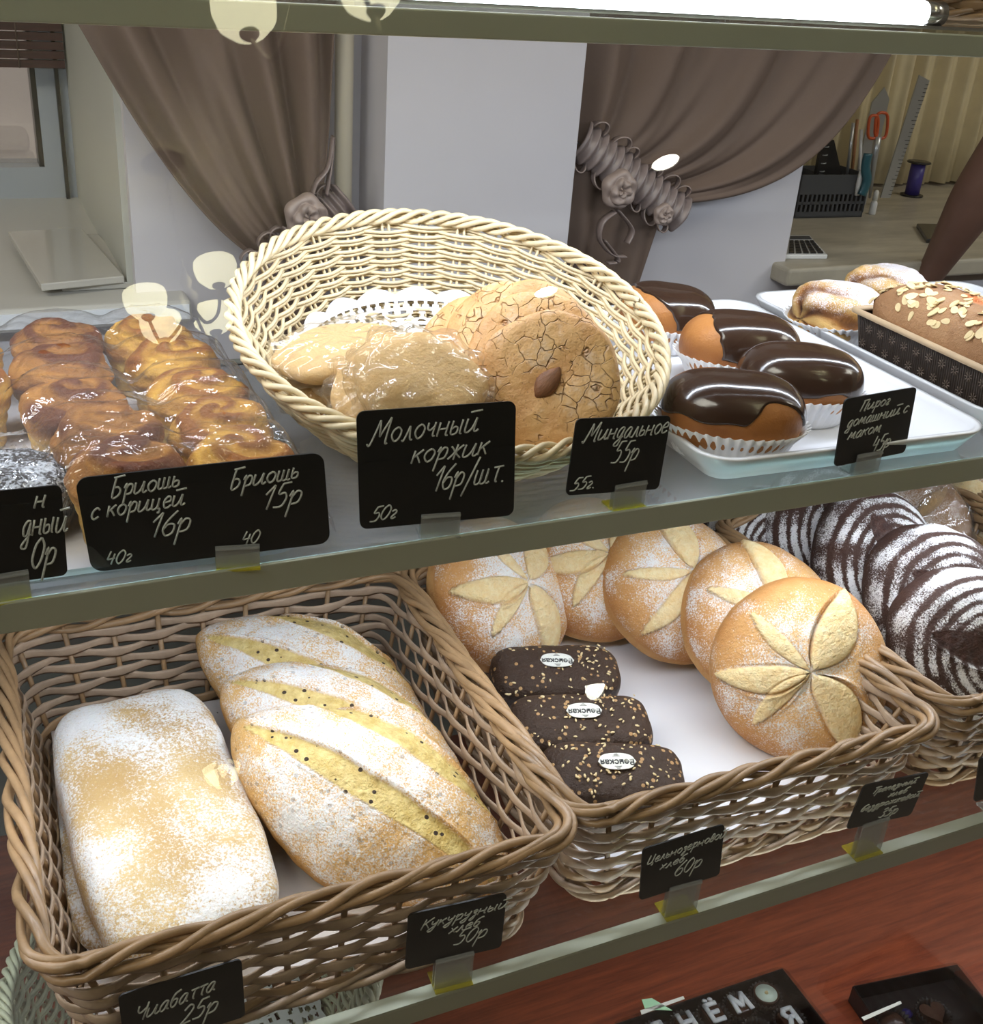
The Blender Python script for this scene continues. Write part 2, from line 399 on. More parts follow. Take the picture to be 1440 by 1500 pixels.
def thing(name, label, cat, loc=(0, 0, 0), M=None, group=None):
    o = bpy.data.objects.new(name, None); link(o); o.empty_display_size = 0.02
    if M is not None: o.matrix_world = M
    else: o.location = loc
    return tag(o, label, cat, group)
def frame(loc, normal, spin=0.0):
    """matrix whose local z is the normal, turned by spin about it"""
    n = Vector(normal).normalized(); q = n.to_track_quat('Z', 'Y')
    q = Vector((0, 0, 1)).rotation_difference(n)
    return Matrix.Translation(Vector(loc)) @ q.to_matrix().to_4x4() @ Matrix.Rotation(spin, 4, 'Z')
def struct(name, o): o.name = name; o['kind'] = 'structure'; return o
def sbox(name, lo, hi, mat, parent=None, bev=0):
    o = MB().box(lo, hi).build(name, mat, parent, smooth=False)
    if bev: bevel(o, bev)
    if parent is None: o['kind'] = 'structure'
    return o
def fbm(x, y, z, sc, seed=0, oct=3):
    """cheap smooth pseudo noise from warped sines, -1..1"""
    r = np.random.default_rng(int(abs(seed)*7) % 100000); t = 0; a = 1; n = 0
    for k in range(oct):
        for _ in range(3):
            d = r.normal(size=3); d /= np.linalg.norm(d); ph = r.uniform(0, 6.28)
            t = t + a * np.sin((x * d[0] + y * d[1] + z * d[2]) * sc * (1.9 ** k) * r.uniform(0.8, 1.25) + ph); n += a
        a *= 0.55
    return t / n * 1.6

def ball(name, mat, parent, fn, nu=120, nv=60):
    """closed body over sphere directions; fn(dx,dy,dz,phi,th) -> pos(...,3), attrs dict"""
    ph = np.linspace(0, 2 * PI, nu, endpoint=False); th = np.linspace(0, PI, nv + 1)[1:-1]
    TH, PH = np.meshgrid(np.concatenate([[1e-4], th, [PI - 1e-4]]), ph, indexing='ij')
    dx = np.sin(TH) * np.cos(PH); dy = np.sin(TH) * np.sin(PH); dz = np.cos(TH)
    P, at = fn(dx, dy, dz, PH, TH)
    R = TH.shape[0]; V = P.reshape(-1, 3)
    i = np.arange(R - 1)[:, None]; j = np.arange(nu)[None, :]; j2 = (j + 1) % nu
    Fc = np.stack([i * nu + j, (i + 1) * nu + j, (i + 1) * nu + j2, i * nu + j2], -1).reshape(-1, 4).tolist()
    Fc += [tuple(range(nu)), tuple((R - 1) * nu + k for k in range(nu))[::-1]]
    full = {k: np.zeros(TH.shape) for k in ('cut', 'edge', 'flour', 'tone')}
    full.update(at)
    return mesh_obj(name, V, Fc, mat, parent, True, full)

def sst(x, a, b):
    t = np.clip((x - a) / (b - a), 0, 1); return t * t * (3 - 2 * t)
def slashes(u, v, sl, warp=0.0, seed=0, rise=False):
    """sl: (x0,y0,x1,y1,halfwidth,bow). returns cut, edge, height"""
    cut = np.zeros_like(u); edge = np.zeros_like(u); h = np.zeros_like(u)
    if warp:
        u = u + warp * fbm(u, v, 0 * u, 120, seed + 5); v = v + warp * fbm(u, v, 0 * u, 120, seed + 9)
    for x0, y0, x1, y1, w, bow in sl:
        L = math.hypot(x1 - x0, y1 - y0); ex, ey = (x1 - x0) / L, (y1 - y0) / L
        t = ((u - x0) * ex + (v - y0) * ey) / L; d = -(u - x0) * ey + (v - y0) * ex
        d = d - bow * 4 * t * (1 - t)
        hw = w * np.sin(PI * np.clip(t, 0, 1)) ** 0.62 + 1e-6
        q = np.where((t > 0) & (t < 1), np.abs(d) / hw, 9)
        c = 1 - sst(q, 0.86, 1.02)
        cut = np.maximum(cut, c)
        edge = np.maximum(edge, np.exp(-((q - 1.02) / 0.10) ** 2) * (t > 0.02) * (t < 0.98) * np.where(d > 0, 1, 0.45))
        if rise: h = h + np.where((t > 0) & (t < 1), c*w*0.20*np.sqrt(np.clip(1 - q*q, 0, 1)) - w*0.16*np.exp(-((q - 0.98)/0.10)**2)*np.where(d > 0, 1, .5) + np.exp(-((q - 1.16)/0.13)**2)*w*0.14*np.where(d > 0, 1, .2), 0)
        else: h = h + np.where((t > 0) & (t < 1), -c * 0.55 * w * 0.28 * (0.4 + 0.6 * (d / hw)) + np.exp(-((q - 1.12) / 0.14) ** 2) * w * 0.16 * np.where(d > 0, 1, 0.4), 0)
    return cut, edge, h

# ------------------------------------------------------------------ handwriting strokes
G = {
'и': (.95, [[(0,1),(0,.15),(.2,0),(.45,.3),(.6,1)], [(.6,1),(.6,.15),(.75,0),(.9,.15)]]),
'н': (.85, [[(0,1),(0,0)], [(0,.5),(.55,.5)], [(.55,1),(.55,.1),(.7,0)]]),
'о': (.75, [[(.3,1),(.05,.8),(0,.4),(.25,0),(.5,.2),(.55,.7),(.3,1)]]),
'р': (.75, [[(-.02,.7),(.1,1),(.08,-.8)], [(.1,.6),(.3,1),(.55,.8),(.5,.2),(.15,.1)]]),
'ш': (1.05, [[(0,1),(0,.2),(.15,0),(.35,.2),(.35,1)], [(.35,1),(.35,.2),(.5,0),(.7,.2),(.7,1)], [(.7,1),(.7,.2),(.8,0),(.95,.1)]]),
'ь': (.62, [[(0,1),(0,.2),(.15,0),(.4,.1),(.4,.45),(.2,.55),(0,.4)]]),
'ы': (.95, [[(0,1),(0,.2),(.15,0),(.4,.1),(.4,.45),(.2,.55),(0,.4)], [(.62,1),(.62,.1),(.75,0)]]),
'с': (.65, [[(.5,.8),(.3,1),(.05,.75),(0,.3),(.2,0),(.5,.2)]]),
'к': (.7, [[(0,1),(0,0)], [(.5,1),(.05,.5),(.2,.55),(.5,0)]]),
'ц': (.85, [[(0,1),(0,.2),(.15,0),(.4,.2),(.45,1)], [(.45,1),(.45,.1),(.6,0),(.6,-.35),(.45,-.3)]]),
'е': (.68, [[(.05,.5),(.45,.6),(.4,.95),(.2,1),(0,.6),(.1,.05),(.35,0),(.55,.2)]]),
'й': (.95, [[(0,1),(0,.15),(.2,0),(.45,.3),(.6,1)], [(.6,1),(.6,.15),(.75,0),(.9,.15)], [(.05,1.45),(.8,1.52)]]),
'л': (.75, [[(-.05,.05),(.1,.02),(.3,1)], [(.3,1),(.48,.1),(.65,0)]]),
'ч': (.75, [[(0,1),(.02,.6),(.2,.45),(.45,.7)], [(.45,1),(.45,.1),(.6,0)]]),
'ж': (.9, [[(0,1),(.3,.5),(0,0)], [(.37,1.1),(.37,-.1)], [(.75,1),(.4,.5),(.75,0)]]),
'т': (.65, [[(.3,1),(.3,.1),(.42,0)], [(0,1),(.6,1.04)]]),
'д': (.75, [[(.5,.95),(.25,1),(.03,.6),(.1,.1),(.35,.1),(.5,.9)], [(.5,.9),(.45,-.6),(.2,-.8),(.05,-.55),(.6,.15)]]),
'а': (.75, [[(.5,.9),(.25,1),(0,.5),(.1,0),(.35,.1),(.5,.9)], [(.5,.9),(.5,.15),(.68,0)]]),
'м': (.95, [[(-.02,0),(.15,1),(.35,.2),(.6,1),(.65,.1),(.82,0)]]),
'у': (.7, [[(0,1),(.05,.5),(.25,.4),(.45,.6)], [(.5,1),(.4,-.5),(.15,-.8),(0,-.5),(.5,.1)]]),
'з': (.6, [[(0,.85),(.25,1),(.4,.75),(.15,.5),(.4,.3),(.3,-.6),(.05,-.6),(.35,.05)]]),
'в': (.6, [[(0,0),(.1,1.4),(.35,1.3),(.3,.7),(.05,.6),(.4,.5),(.35,0),(.05,0)]]),
'х': (.68, [[(0,1),(.5,0)], [(.52,1),(0,0)]]),
'б': (.68, [[(.55,1.65),(.15,1.4),(0,.6),(.15,0),(.4,.1),(.45,.7),(.15,.8),(.03,.5)]]),
'г': (.55, [[(0,.85),(.2,1),(.35,.7),(.1,.2),(.2,0),(.42,.15)]]),
'п': (.75, [[(0,0),(.05,1)], [(.05,.7),(.3,1),(.45,.8),(.45,.1),(.6,0)]]),
'Б': (.9, [[(.15,1.75),(.1,0),(.5,.05),(.62,.5),(.4,.85),(.12,.85)], [(.0,1.75),(.75,1.85)]]),
'М': (1.15, [[(-.35,.1),(-.15,0),(.15,1.7)], [(.15,1.7),(.35,.5)], [(.35,.5),(.8,1.8)], [(.8,1.8),(.8,.1),(.95,0)]]),
'П': (.98, [[(.1,0),(.15,1.7)], [(0,1.7),(.75,1.75)], [(.7,1.75),(.65,.1),(.8,0)]]),
'Ч': (.85, [[(0,1.7),(.05,1.1),(.3,.9),(.6,1.2)], [(.68,1.8),(.6,0)]]),
'К': (.85, [[(.1,1.7),(.1,0)], [(.75,1.75),(.12,.85),(.3,.85),(.75,0)]]),
'Ц': (.95, [[(0,1.7),(0,.2),(.2,0),(.55,.2),(.6,1.7)], [(.6,.2),(.75,0),(.75,-.4),(.6,-.4)]]),
'Т': (.75, [[(.42,1.7),(.35,0)], [(0,1.6),(.3,1.75),(.85,1.7)]]),
'1': (.55, [[(0,1.1),(.35,1.7)], [(.35,1.7),(.25,0)]]),
'6': (.7, [[(.5,1.7),(.15,1.1),(0,.5),(.2,0),(.5,.15),(.5,.7),(.2,.8),(.03,.5)]]),
'5': (.72, [[(.6,1.72),(.2,1.7)], [(.2,1.7),(.1,1.0),(.4,1.0),(.55,.6),(.4,.05),(0,.05)]]),
'4': (.7, [[(.1,1.7),(0,.7)], [(0,.7),(.55,.75)], [(.45,1.3),(.4,0)]]),
'0': (.72, [[(.3,1.7),(.05,1.3),(0,.5),(.25,0),(.5,.4),(.55,1.2),(.3,1.7)]]),
'2': (.7, [[(0,1.3),(.25,1.7),(.5,1.3),(.3,.6),(0,0)], [(0,0),(.58,.08)]]),
'3': (.65, [[(0,1.5),(.3,1.7),(.5,1.3),(.2,.95),(.5,.5),(.3,0),(0,.15)]]),
'/': (.6, [[(0,-.7),(.5,1.9)]]), '.': (.3, [[(.1,0),(.14,.1)]]), ' ': (.5, []),
}
def crom(P, n=5):
    P = [np.array(p, float) for p in P]
    if len(P) == 2: return [P[0], (P[0] + P[1]) / 2, P[1]]
    Q = [P[0]] + P + [P[-1]]; out = []
    for i in range(1, len(Q) - 2):
        for k in range(n):
            t = k / n
            out.append(0.5 * (2 * Q[i] + (Q[i+1] - Q[i-1]) * t + (2*Q[i-1] - 5*Q[i] + 4*Q[i+1] - Q[i+2]) * t*t + (-Q[i-1] + 3*Q[i] - 3*Q[i+1] + Q[i+2]) * t**3))
    out.append(P[-1]); return out
def write_text(mb, txt, x, z, size, width=None, y=-0.0008, pen=0.0004, slope=0.0, shear=0.28):
    """handwriting on the local xz plane; size = x height; width squeezes the word to fit"""
    adv = sum(G[c][0] for c in txt); k = 1.0 if width is None else width / (adv * size)
    cx = 0.0
    for c in txt:
        a, st = G[c]
        jit = random.uniform(-.05, .05)
        for s in st:
            pts = []
            for p in crom(s):
                u = (cx + p[0] + shear * p[1]) * size * k; v = (p[1] + jit) * size
                pts.append((x + u, y, z + v + slope * u))
            mb.tube(pts, pen, 5, up=(0, 1, 0), r2=pen)
        cx += a
def rrect(w, h, r, n=5, cx=0, cy=0):
    out = []
    for sx, sy, a0 in ((1, 1, 0), (-1, 1, 90), (-1, -1, 180), (1, -1, 270)):
        for k in range(n + 1):
            a = math.radians(a0 + 90 * k / n)
            out.append((cx + sx * (w / 2 - r) + r * math.cos(a), cy + sy * (h / 2 - r) + r * math.sin(a)))
    return out

# ------------------------------------------------------------------ wicker
def rrpath(w, d, r, n):
    """points and outward normals, evenly spaced round a rounded rectangle centred at 0"""
    P = []
    segs = [(w - 2*r), PI*r/2, (d - 2*r), PI*r/2] * 2; L = sum(segs)
    for k in range(n):
        s = (k / n) * L; i = 0
        while s > segs[i]: s -= segs[i]; i += 1
        hw, hd = w/2 - r, d/2 - r
        c = [(0,-1),(1,-1),(1,0),(1,1),(0,1),(-1,1),(-1,0),(-1,-1)][i]
        if i == 0: p = (-hw + s, -d/2); nn = (0, -1)
        elif i == 2: p = (w/2, -hd + s); nn = (1, 0)
        elif i == 4: p = (hw - s, d/2); nn = (0, 1)
        elif i == 6: p = (-w/2, hd - s); nn = (-1, 0)
        else:
            a0 = {1: -90, 3: 0, 5: 90, 7: 180}[i]; a = math.radians(a0) + s / r
            cc = {1: (hw, -hd), 3: (hw, hd), 5: (-hw, hd), 7: (-hw, -hd)}[i]
            p = (cc[0] + r*math.cos(a), cc[1] + r*math.sin(a)); nn = (math.cos(a), math.sin(a))
        P.append((*p, *nn))
    return np.array(P), L
def rect_basket(label, cx, cy, w, d, h, z0, flare=0.022, mat_in='wicker_pale', mat='wicker_brown', liner='parchment', rot=0):
    t = thing('wicker_basket', label, 'basket', M=Matrix.Translation((cx, cy, z0)) @ Matrix.Rotation(rot, 4, 'Z'), group=None)
    ns = 36; n = ns * 8; r = 0.022
    def loop(z, off):
        k = z / h; P, L = rrpath(w - 2*flare*(1-k), d - 2*flare*(1-k), r, n)
        q = np.zeros((n, 3)); o = np.broadcast_to(off, (n,))
        q[:, 0] = P[:, 0] + P[:, 2]*o; q[:, 1] = P[:, 1] + P[:, 3]*o; q[:, 2] = z; return q
    s = np.arange(n) / n
    rows = 10
    for k in range(rows):
        z = 0.010 + k * (h - 0.020) / (rows - 1)
        off = 0.0032 * np.cos(PI * (s * ns + k))
        wob = 0.0012 * np.sin(2*PI*(s*7 + k*0.37)) + 0.0009*np.sin(2*PI*(s*17+k*.21))
        q = loop(z, off); q[:, 2] += wob
        mb = MB(); mb.tube(q, 0.0051, 6, True, up=(0, 0, 1), r2=0.0013, taper=1 - 0.30*np.abs(np.sin(PI*s*ns))); o = mb.build('weave_row', mat_in if k >= 2 else mat, t)
    mb = MB()
    for i in range(ns):
        idx = (i * 8) % n
        a = loop(0.001, 0)[idx]; b = loop(h, 0)[idx]
        mb.tube([a, (a+b)/2, b], 0.0021, 6)
    o = mb.build('stakes', mat, t); o['kind'] = 'stuff'
    # rim: strands twisted round each other
    turns = 9
    for j in range(5):
        ph = 2*PI*(turns*s + j/5) + 0.35*np.sin(2*PI*(5*s + j*.37)) + 0.2*np.sin(2*PI*(13*s + j*.61))
        rad = 0.0058 + 0.0010*np.sin(2*PI*(7*s + j*.21))
        q = loop(h, rad*np.cos(ph)); q[:, 2] += 0.9*rad*np.sin(ph) + 0.002
        MB().tube(q, 0.0027 + 0.0004*(j % 2), 7, True).build('rim_strand', mat, t)
    for j in range(3):
        ph = 2*PI*(10*s + j/3)
        q = loop(0.004, 0.004*np.cos(ph) + 0.002); q[:, 2] += 0.003*np.sin(ph)
        MB().tube(q, 0.0026, 6, True).build('base_strand', mat_in, t)
    # woven floor strips
    mb = MB()
    wi, di = w - 2*flare, d - 2*flare
    for i in range(16):
        x = -wi/2 + (i + .5)*wi/16
        P = [(x, y, 0.006 + 0.0012*math.sin(PI*(k + i))) for k, y in enumerate(np.linspace(-di/2, di/2, 24))]
        mb.tube(P, 0.0012, 4, up=(0, 0, 1), r2=0.005)
    o = mb.build('floor_weave', mat_in, t); o['kind'] = 'stuff'
    # paper liner, slightly creased and turned up at the edges
    if liner:
        nx, ny = 40, 40; V = []; Fc = []
        for j in range(ny + 1):
            for i in range(nx + 1):
                u = i/nx*2-1; v = j/ny*2-1
                e = max(abs(u), abs(v)); zz = 0.0095 + 0.0009*math.sin(u*7+v*3) + max(0, e - .92)*0.08
                V.append((u*(wi/2-0.010 + max(0, abs(u)-.9)*.05), v*(di/2-0.010 + max(0, abs(v)-.9)*.05), zz))
        for j in range(ny):
            for i in range(nx):
                a = j*(nx+1)+i; Fc.append((a, a+1, a+nx+2, a+nx+1))
        o = mesh_obj('liner', V, Fc, liner, t); m = o.modifiers.new('solid', 'SOLIDIFY'); m.thickness = 0.0006
    return t
def round_basket(label, M, R, depth, Rb, mat='wicker_cream', ns=30, rows=15, turns=22, name='round_basket', thick=1.0, squash=1.0, rim_r=0.0036):
    t = thing(name, label, 'basket', M=M)
    n = ns * 10; s = np.arange(n) / n; A = 2*PI*s
    def loop(k, off):                # k 0 bottom .. 1 rim
        rad = Rb + (R - Rb) * (k ** 0.72)
        q = np.stack([(rad + off)*np.cos(A), (rad + off)*np.sin(A)*squash, np.full(n, -depth + depth*k)], 1)
        return q
    stag = 0
    for k in range(rows):
        kk = 0.05 + 0.87 * k / (rows - 1)
        off = 0.0034 * np.sin(PI * (s * ns + k)) + 0*A
        zw = 0.0005*np.sin(2*PI*(s*9 + k*.3))
        mb = MB()
        for dz in (-1, 1):
            q = loop(kk, off); q[:, 2] += zw + dz*0.0015
            mb.tube(q, 0.00155*thick, 6, True)
        mb.build('weave_row', mat, t)
    mb = MB()
    for i in range(ns):
        for d in (-1, 1):
            a0 = 2*PI*(i + .5)/ns*1.0 + d*0.0030/R
            P = []
            for k in np.linspace(0, 0.97, 9):
                rad = Rb + (R - Rb)*(k**0.72); P.append((rad*math.cos(a0), rad*math.sin(a0)*squash, -depth + depth*k))
            # the stake bends over into the border
            for e in (1, 2, 3):
                a1 = a0 + 0.045*e; P.append(((R+0.002)*math.cos(a1), (R+0.002)*math.sin(a1)*squash, 0.001 + 0.0015*e - .0004*e*e))
            mb.tube(P, 0.00135*thick, 6)
    o = mb.build('stakes', mat, t); o['kind'] = 'stuff'
    for j in range(4):
        ph = 2*PI*(turns*s + j/4) + 0.25*np.sin(2*PI*(6*s + j*.3))
        q = loop(1, 0.0042*np.cos(ph)); q[:, 2] += 0.0046*np.sin(ph) + 0.003
        MB().tube(q, rim_r*0.62, 7, True).build('rim_strand', mat, t)
    # floor: spokes and rings
    mb = MB()
    for k in range(14):
        rr = Rb*(k+1)/14.0; q = np.stack([(rr)*np.cos(A), rr*np.sin(A)*squash, -depth + 0.0014*np.sin(PI*(s*ns + k))], 1)
        mb.tube(q[::2], 0.0022, 5, True)
    for i in range(ns):
        a = 2*PI*(i+.5)/ns; mb.tube([(0, 0, -depth), (Rb*math.cos(a), Rb*math.sin(a)*squash, -depth)], 0.0013, 5)
    o = mb.build('floor_weave', mat, t); o['kind'] = 'stuff'
    for j in range(2):
        ph = 2*PI*(16*s + j/2); q = loop(0, 0.003*np.cos(ph)); q[:, 2] += 0.003*np.sin(ph)
        MB().tube(q, 0.002, 6, True).build('base_strand', mat, t)
    return t

def doily(label, M, R, name='paper_doily', holes=True):
    """round lace paper with real cut-outs: rings of small openings"""
    t_in = []
    nr, na = 64, 480
    V = []; Fc = []
    for i in range(nr + 1):
        rr = R * i / nr
        for j in range(na):
            a = 2*PI*j/na
            r2 = rr
            if i == nr: r2 = R*(1 + 0.035*abs(math.sin(a*10)))
            V.append((r2*math.cos(a), r2*math.sin(a), 0.0012*math.sin(3*a)*(rr/R)**2))
    def hole(i, j):
        k = (i + .5) / nr; A_ = 2*PI*(j + .5)/na
        def dots(k0, n, rr, ra, ph=0.0):
            t = ((A_*n/(2*PI) + ph) % 1.0) - 0.5
            return ((k - k0)/rr)**2 + (t/ra)**2 < 1
        s16 = abs(((A_*16/(2*PI)) % 1.0) - 0.5)*2                # 0 in the middle of a scallop .. 1 between
        if k < 0.34: return False
        return (dots(0.37, 32, .018, .28) or dots(0.44, 16, .030, .30, .5) or dots(0.50, 48, .016, .26)
            or (0.555 < k < 0.60 and 0.15 < s16 < 0.85 and (j // 3) % 3 != 0) or dots(0.64, 32, .020, .32)
            or (abs(k - (0.72 + 0.05*(1 - s16**2))) < 0.017 and (j // 4) % 3 != 0) or dots(0.84, 48, .020, .26) 
            or dots(0.90, 60, .022, .32) or dots(0.955, 80, .012, .30))
    for i in range(nr):
        for j in range(na):
            if i == 0: Fc.append((0, na + j, na + (j+1) % na)); continue
            if hole(i, j): continue
            a = i*na + j; b = i*na + (j+1) % na; Fc.append((a, a+na, b+na, b))
    o = mesh_obj(name, V, Fc, 'doily_paper', None, False); o.matrix_world = M
    m = o.modifiers.new('solid', 'SOLIDIFY'); m.thickness = 0.0004
    return tag(o, label, 'doily')

# ================================================================== ROOM
Z_SH, Z_LOW, Z_DECK, Z_SILL = 1.06, 0.80, 0.56, 0.952
sbox('floor', (-3.0, -6.0, -0.05), (4.5, 2.3, 0.0), 'floor_tile')
sbox('ceiling', (-3.0, -6.0, 3.40), (4.5, 2.3, 3.45), 'ceiling_paint')
sbox('wall_left', (-3.05, -6.0, 0), (-3.0, 2.3, 3.4), 'room_paint')
sbox('wall_right', (4.5, -6.0, 0), (4.55, 2.3, 3.4), 'room_paint')
sbox('wall_front', (-3.0, -6.05, 0), (4.5, -6.0, 3.4), 'room_paint')
# window wall: below the sills, the stretch between the two windows, above, and the outer ends
sbox('wall_back', (-3.0, 1.50, 0), (4.5, 2.3, Z_SILL - 0.025), 'wall_paint')
sbox('wall_back_between', (0.200, 1.50, Z_SILL - 0.025), (1.240, 2.3, 3.4), 'wall_paint')
sbox('wall_back_above', (-3.0, 1.50, 2.5), (0.20, 2.3, 3.4), 'wall_paint')
sbox('wall_back_above_right', (1.24, 1.50, 2.5), (4.5, 2.3, 3.4), 'wall_paint')
sbox('wall_back_left_end', (-3.0, 1.50, Z_SILL - 0.025), (-1.6, 2.3, 2.5), 'wall_paint')
sbox('wall_back_right_end', (3.1, 1.50, Z_SILL - 0.025), (4.5, 2.3, 2.5), 'wall_paint')
sbox('pillar', (0.500, 1.40, 0), (0.772, 1.50, 3.4), 'wall_paint')
# window reveal lining (left window, right cheek)
sbox('trim_1', (0.192, 1.52, Z_SILL), (0.200, 2.14, 2.5), 'reveal_paint')
o = MB().box((-1.6, 1.455, Z_SILL - 0.030), (0.262, 2.16, Z_SILL)).build('window_sill', 'sill_plastic', None, False); bevel(o, 0.006, 3); o['kind'] = 'structure'
o = MB().box((1.215, 1.455, Z_SILL - 0.034), (3.1, 2.16, Z_SILL - 0.004)).build('window_sill', 'sill_worn', None, False); bevel(o, 0.006, 3); o['kind'] = 'structure'
sbox('trim_2', (-1.6, 1.4525, Z_SILL - 0.024), (0.258, 1.4548, Z_SILL - 0.005), 'sill_front')
# heating pipe in the corner beside the pillar
o = MB().tube([(0.463, 1.455, 0), (0.463, 1.455, 1.5), (0.463, 1.455, 3.4)], 0.0115, 20).build('pipe', 'pipe_paint')
for z in (0.5, 1.9, 2.8):
    MB().lathe([(0.012, 0), (0.016, 0.003), (0.016, 0.012), (0.012, 0.015)], 20, (0.463, 1.455, z)).build('pipe_clip', 'bronze', o)
tag(o, 'cream painted vertical heating pipe in the corner left of the pale pillar', 'pipe')
# left window: frame, pane, roller blind
YW = 2.12
w1 = bpy.data.objects.new('window_1', None); link(w1); w1['kind'] = 'structure'
xs = at_y(58, 200, YW).x
MB().box((xs, YW - 0.05, Z_SILL), (0.192, YW + 0.03, 2.5)).build('frame_post', 'frame_plastic', w1, False)
MB().box((xs + 0.028, YW - 0.062, Z_SILL), (xs + 0.034, YW - 0.05, 2.5)).build('frame_seam', 'device_dark', w1, False)
MB().box((-1.6, YW - 0.05, Z_SILL), (xs, YW + 0.03, Z_SILL + 0.05)).build('frame_rail', 'frame_plastic', w1, False)
MB().box((xs - 0.008, YW - 0.045, Z_SILL + 0.05), (xs, YW, 2.5)).build('gasket', 'device_dark', w1, False)
MB().box((-1.6, YW - 0.012, Z_SILL + 0.05), (xs - 0.008, YW - 0.006, 2.5)).build('pane', 'window_glass', w1, False)
w2 = bpy.data.objects.new('window_2', None); link(w2); w2['kind'] = 'structure'
MB().box((1.24, YW - 0.05, Z_SILL), (1.30, YW + 0.03, 2.5)).build('frame_post', 'frame_plastic', w2, False)
MB().box((1.30, YW - 0.05, Z_SILL), (3.1, YW + 0.03, Z_SILL + 0.05)).build('frame_rail', 'frame_plastic', w2, False)
MB().box((1.30, YW - 0.012, Z_SILL + 0.05), (3.1, YW - 0.006, 2.5)).build('pane', 'window_glass', w2, False)
# dark wooden slat blind in the left window
zb = at_y(40, 99, 2.04).z
bl = thing('slat_blind', 'dark red-brown wooden slat blind across the top of the left window', 'blind', (0, 2.04, zb))
mb0 = None
for k in range(22):
    z = 0.006 + k*0.0135
    o = MB().box((-1.58, -0.004, -0.0058), (0.188, 0.004, 0.0058)).build('slat', 'blind_wood', bl, False) if k == 0 else None
    if k == 0: first = o; o.location = (0, 0, z)
    else:
        c = first.copy(); link(c); c.parent = bl; c.location = (0, random.uniform(-.0015, .0015), z)
for x in (-1.2, -0.5, 0.12): MB().tube([(x, -0.006, 0), (x, -0.006, 0.3)], 0.0012, 5).build('cord', 'curtain_fabric', bl)
# white slabs lying on the left sill
def slab(label, quad, z0, th, extra=0):
    P = [at_z(px, py, z0 + th) for px, py in quad]
    mb = MB(); V = [(p.x, p.y, z0) for p in P] + [(p.x, p.y, z0 + th) for p in P]
    mb.add(V, [(3,2,1,0),(4,5,6,7),(0,1,5,4),(1,2,6,5),(2,3,7,6),(3,0,4,7)])
    o = mb.build('white_board', 'slab_white', None, False); bevel(o, 0.0015, 2)
    return tag(o, label, 'board', 'white boards on the sill')
slab('pale board lying underneath on the left windowsill, its right edge showing', [(90, 418), (208, 412), (144, 342), (50, 345)], Z_SILL + 0.0005, 0.0085)
slab('glossy pale board lying on top of the other board on the left windowsill', [(60, 416), (182, 404), (119, 333), (12, 339)], Z_SILL + 0.0095, 0.0095)
# clear plastic tray standing against the left window
pt = thing('clear_container', 'clear plastic container standing on the left windowsill against the window', 'container', (0, 0, 0))
a = at_z(-60, 262, Z_SILL); b = at_z(58, 258, Z_SILL)
mb = MB(); mb.box((a.x, b.y + 0.02, Z_SILL + 0.001), (b.x, b.y + 0.10, Z_SILL + 0.030)); o = mb.build('base', 'box_plastic', pt, False); bevel(o, 0.01, 3)
mb = MB(); mb.box((a.x, b.y + 0.03, Z_SILL + 0.032), (b.x - 0.008, b.y + 0.09, Z_SILL + 0.075)); o = mb.build('lid', 'box_plastic', pt, False); bevel(o, 0.014, 3)

# ------------------------------------------------------------------ curtains
def cloth(name, fn, nu, nv, mat, parent=None, th=0.0015):
    V = [fn(i/nu, j/nv) for j in range(nv + 1) for i in range(nu + 1)]
    Fc = [(j*(nu+1)+i, j*(nu+1)+i+1, (j+1)*(nu+1)+i+1, (j+1)*(nu+1)+i) for j in range(nv) for i in range(nu)]
    o = mesh_obj(name, V, Fc, mat, parent)
    m = o.modifiers.new('solid', 'SOLIDIFY'); m.thickness = th
    return o
def bez(P, t):
    P = [Vector(p) for p in P]
    while len(P) > 1: P = [P[i].lerp(P[i+1], t) for i in range(len(P)-1)]
    return P[0]
def curtain(name, label, y, left, right, folds, tail, tail_w, amp=0.022, seed=1):
    """left / right: lists of pixels down each edge (top .. tie); strands are blended between, folds ripple in depth"""
    t = thing(name, label, 'curtain', (0, y, 0))
    L = [at_y(*p, y) for p in left]; R = [at_y(*p, y) for p in right]
    rr = random.Random(seed); ph = [rr.uniform(0, 6.28) for _ in range(6)]
    def fn(u, v):
        a = bez(L, v); b = bez(R, v); uu = u + 0.018*math.sin(u*17 + ph[0])*(1-v)
        p = a.lerp(b, min(1, max(0, uu)))
        # strands in the middle sag a little
        f = math.sin(2*PI*folds*(uu + 0.10*math.sin(3.1*uu + ph[4])) + ph[1] + 1.1*math.sin(v*3 + ph[2])) * 0.75 + math.sin(2*PI*folds*1.57*uu + ph[3] + v*2.5) * 0.40 + 0.09*math.sin(2*PI*folds*3.7*uu + ph[4])*v
        env = 0.30 + 0.70*(1-v)**0.7
        p = p.copy(); p.y = f*amp*env; return p
    cloth('drape', fn, 260, 60, 'curtain_fabric', t)
    A0, A1 = [at_y(*p, y) for p in tail_w]; B0, B1 = [at_y(*p, y) for p in tail]
    def fn2(u, v):
        p = A0.lerp(A1, u).lerp(B0.lerp(B1, u), v).copy()
        p.y = 0.010*math.sin(2*PI*(folds*0.7)*u + ph[5] + v) * (0.5 + 0.5*v) - 0.002; return p
    cloth('tail', fn2, 120, 24, 'curtain_fabric', t)
    return t
YC1, YC2 = 1.425, 1.452
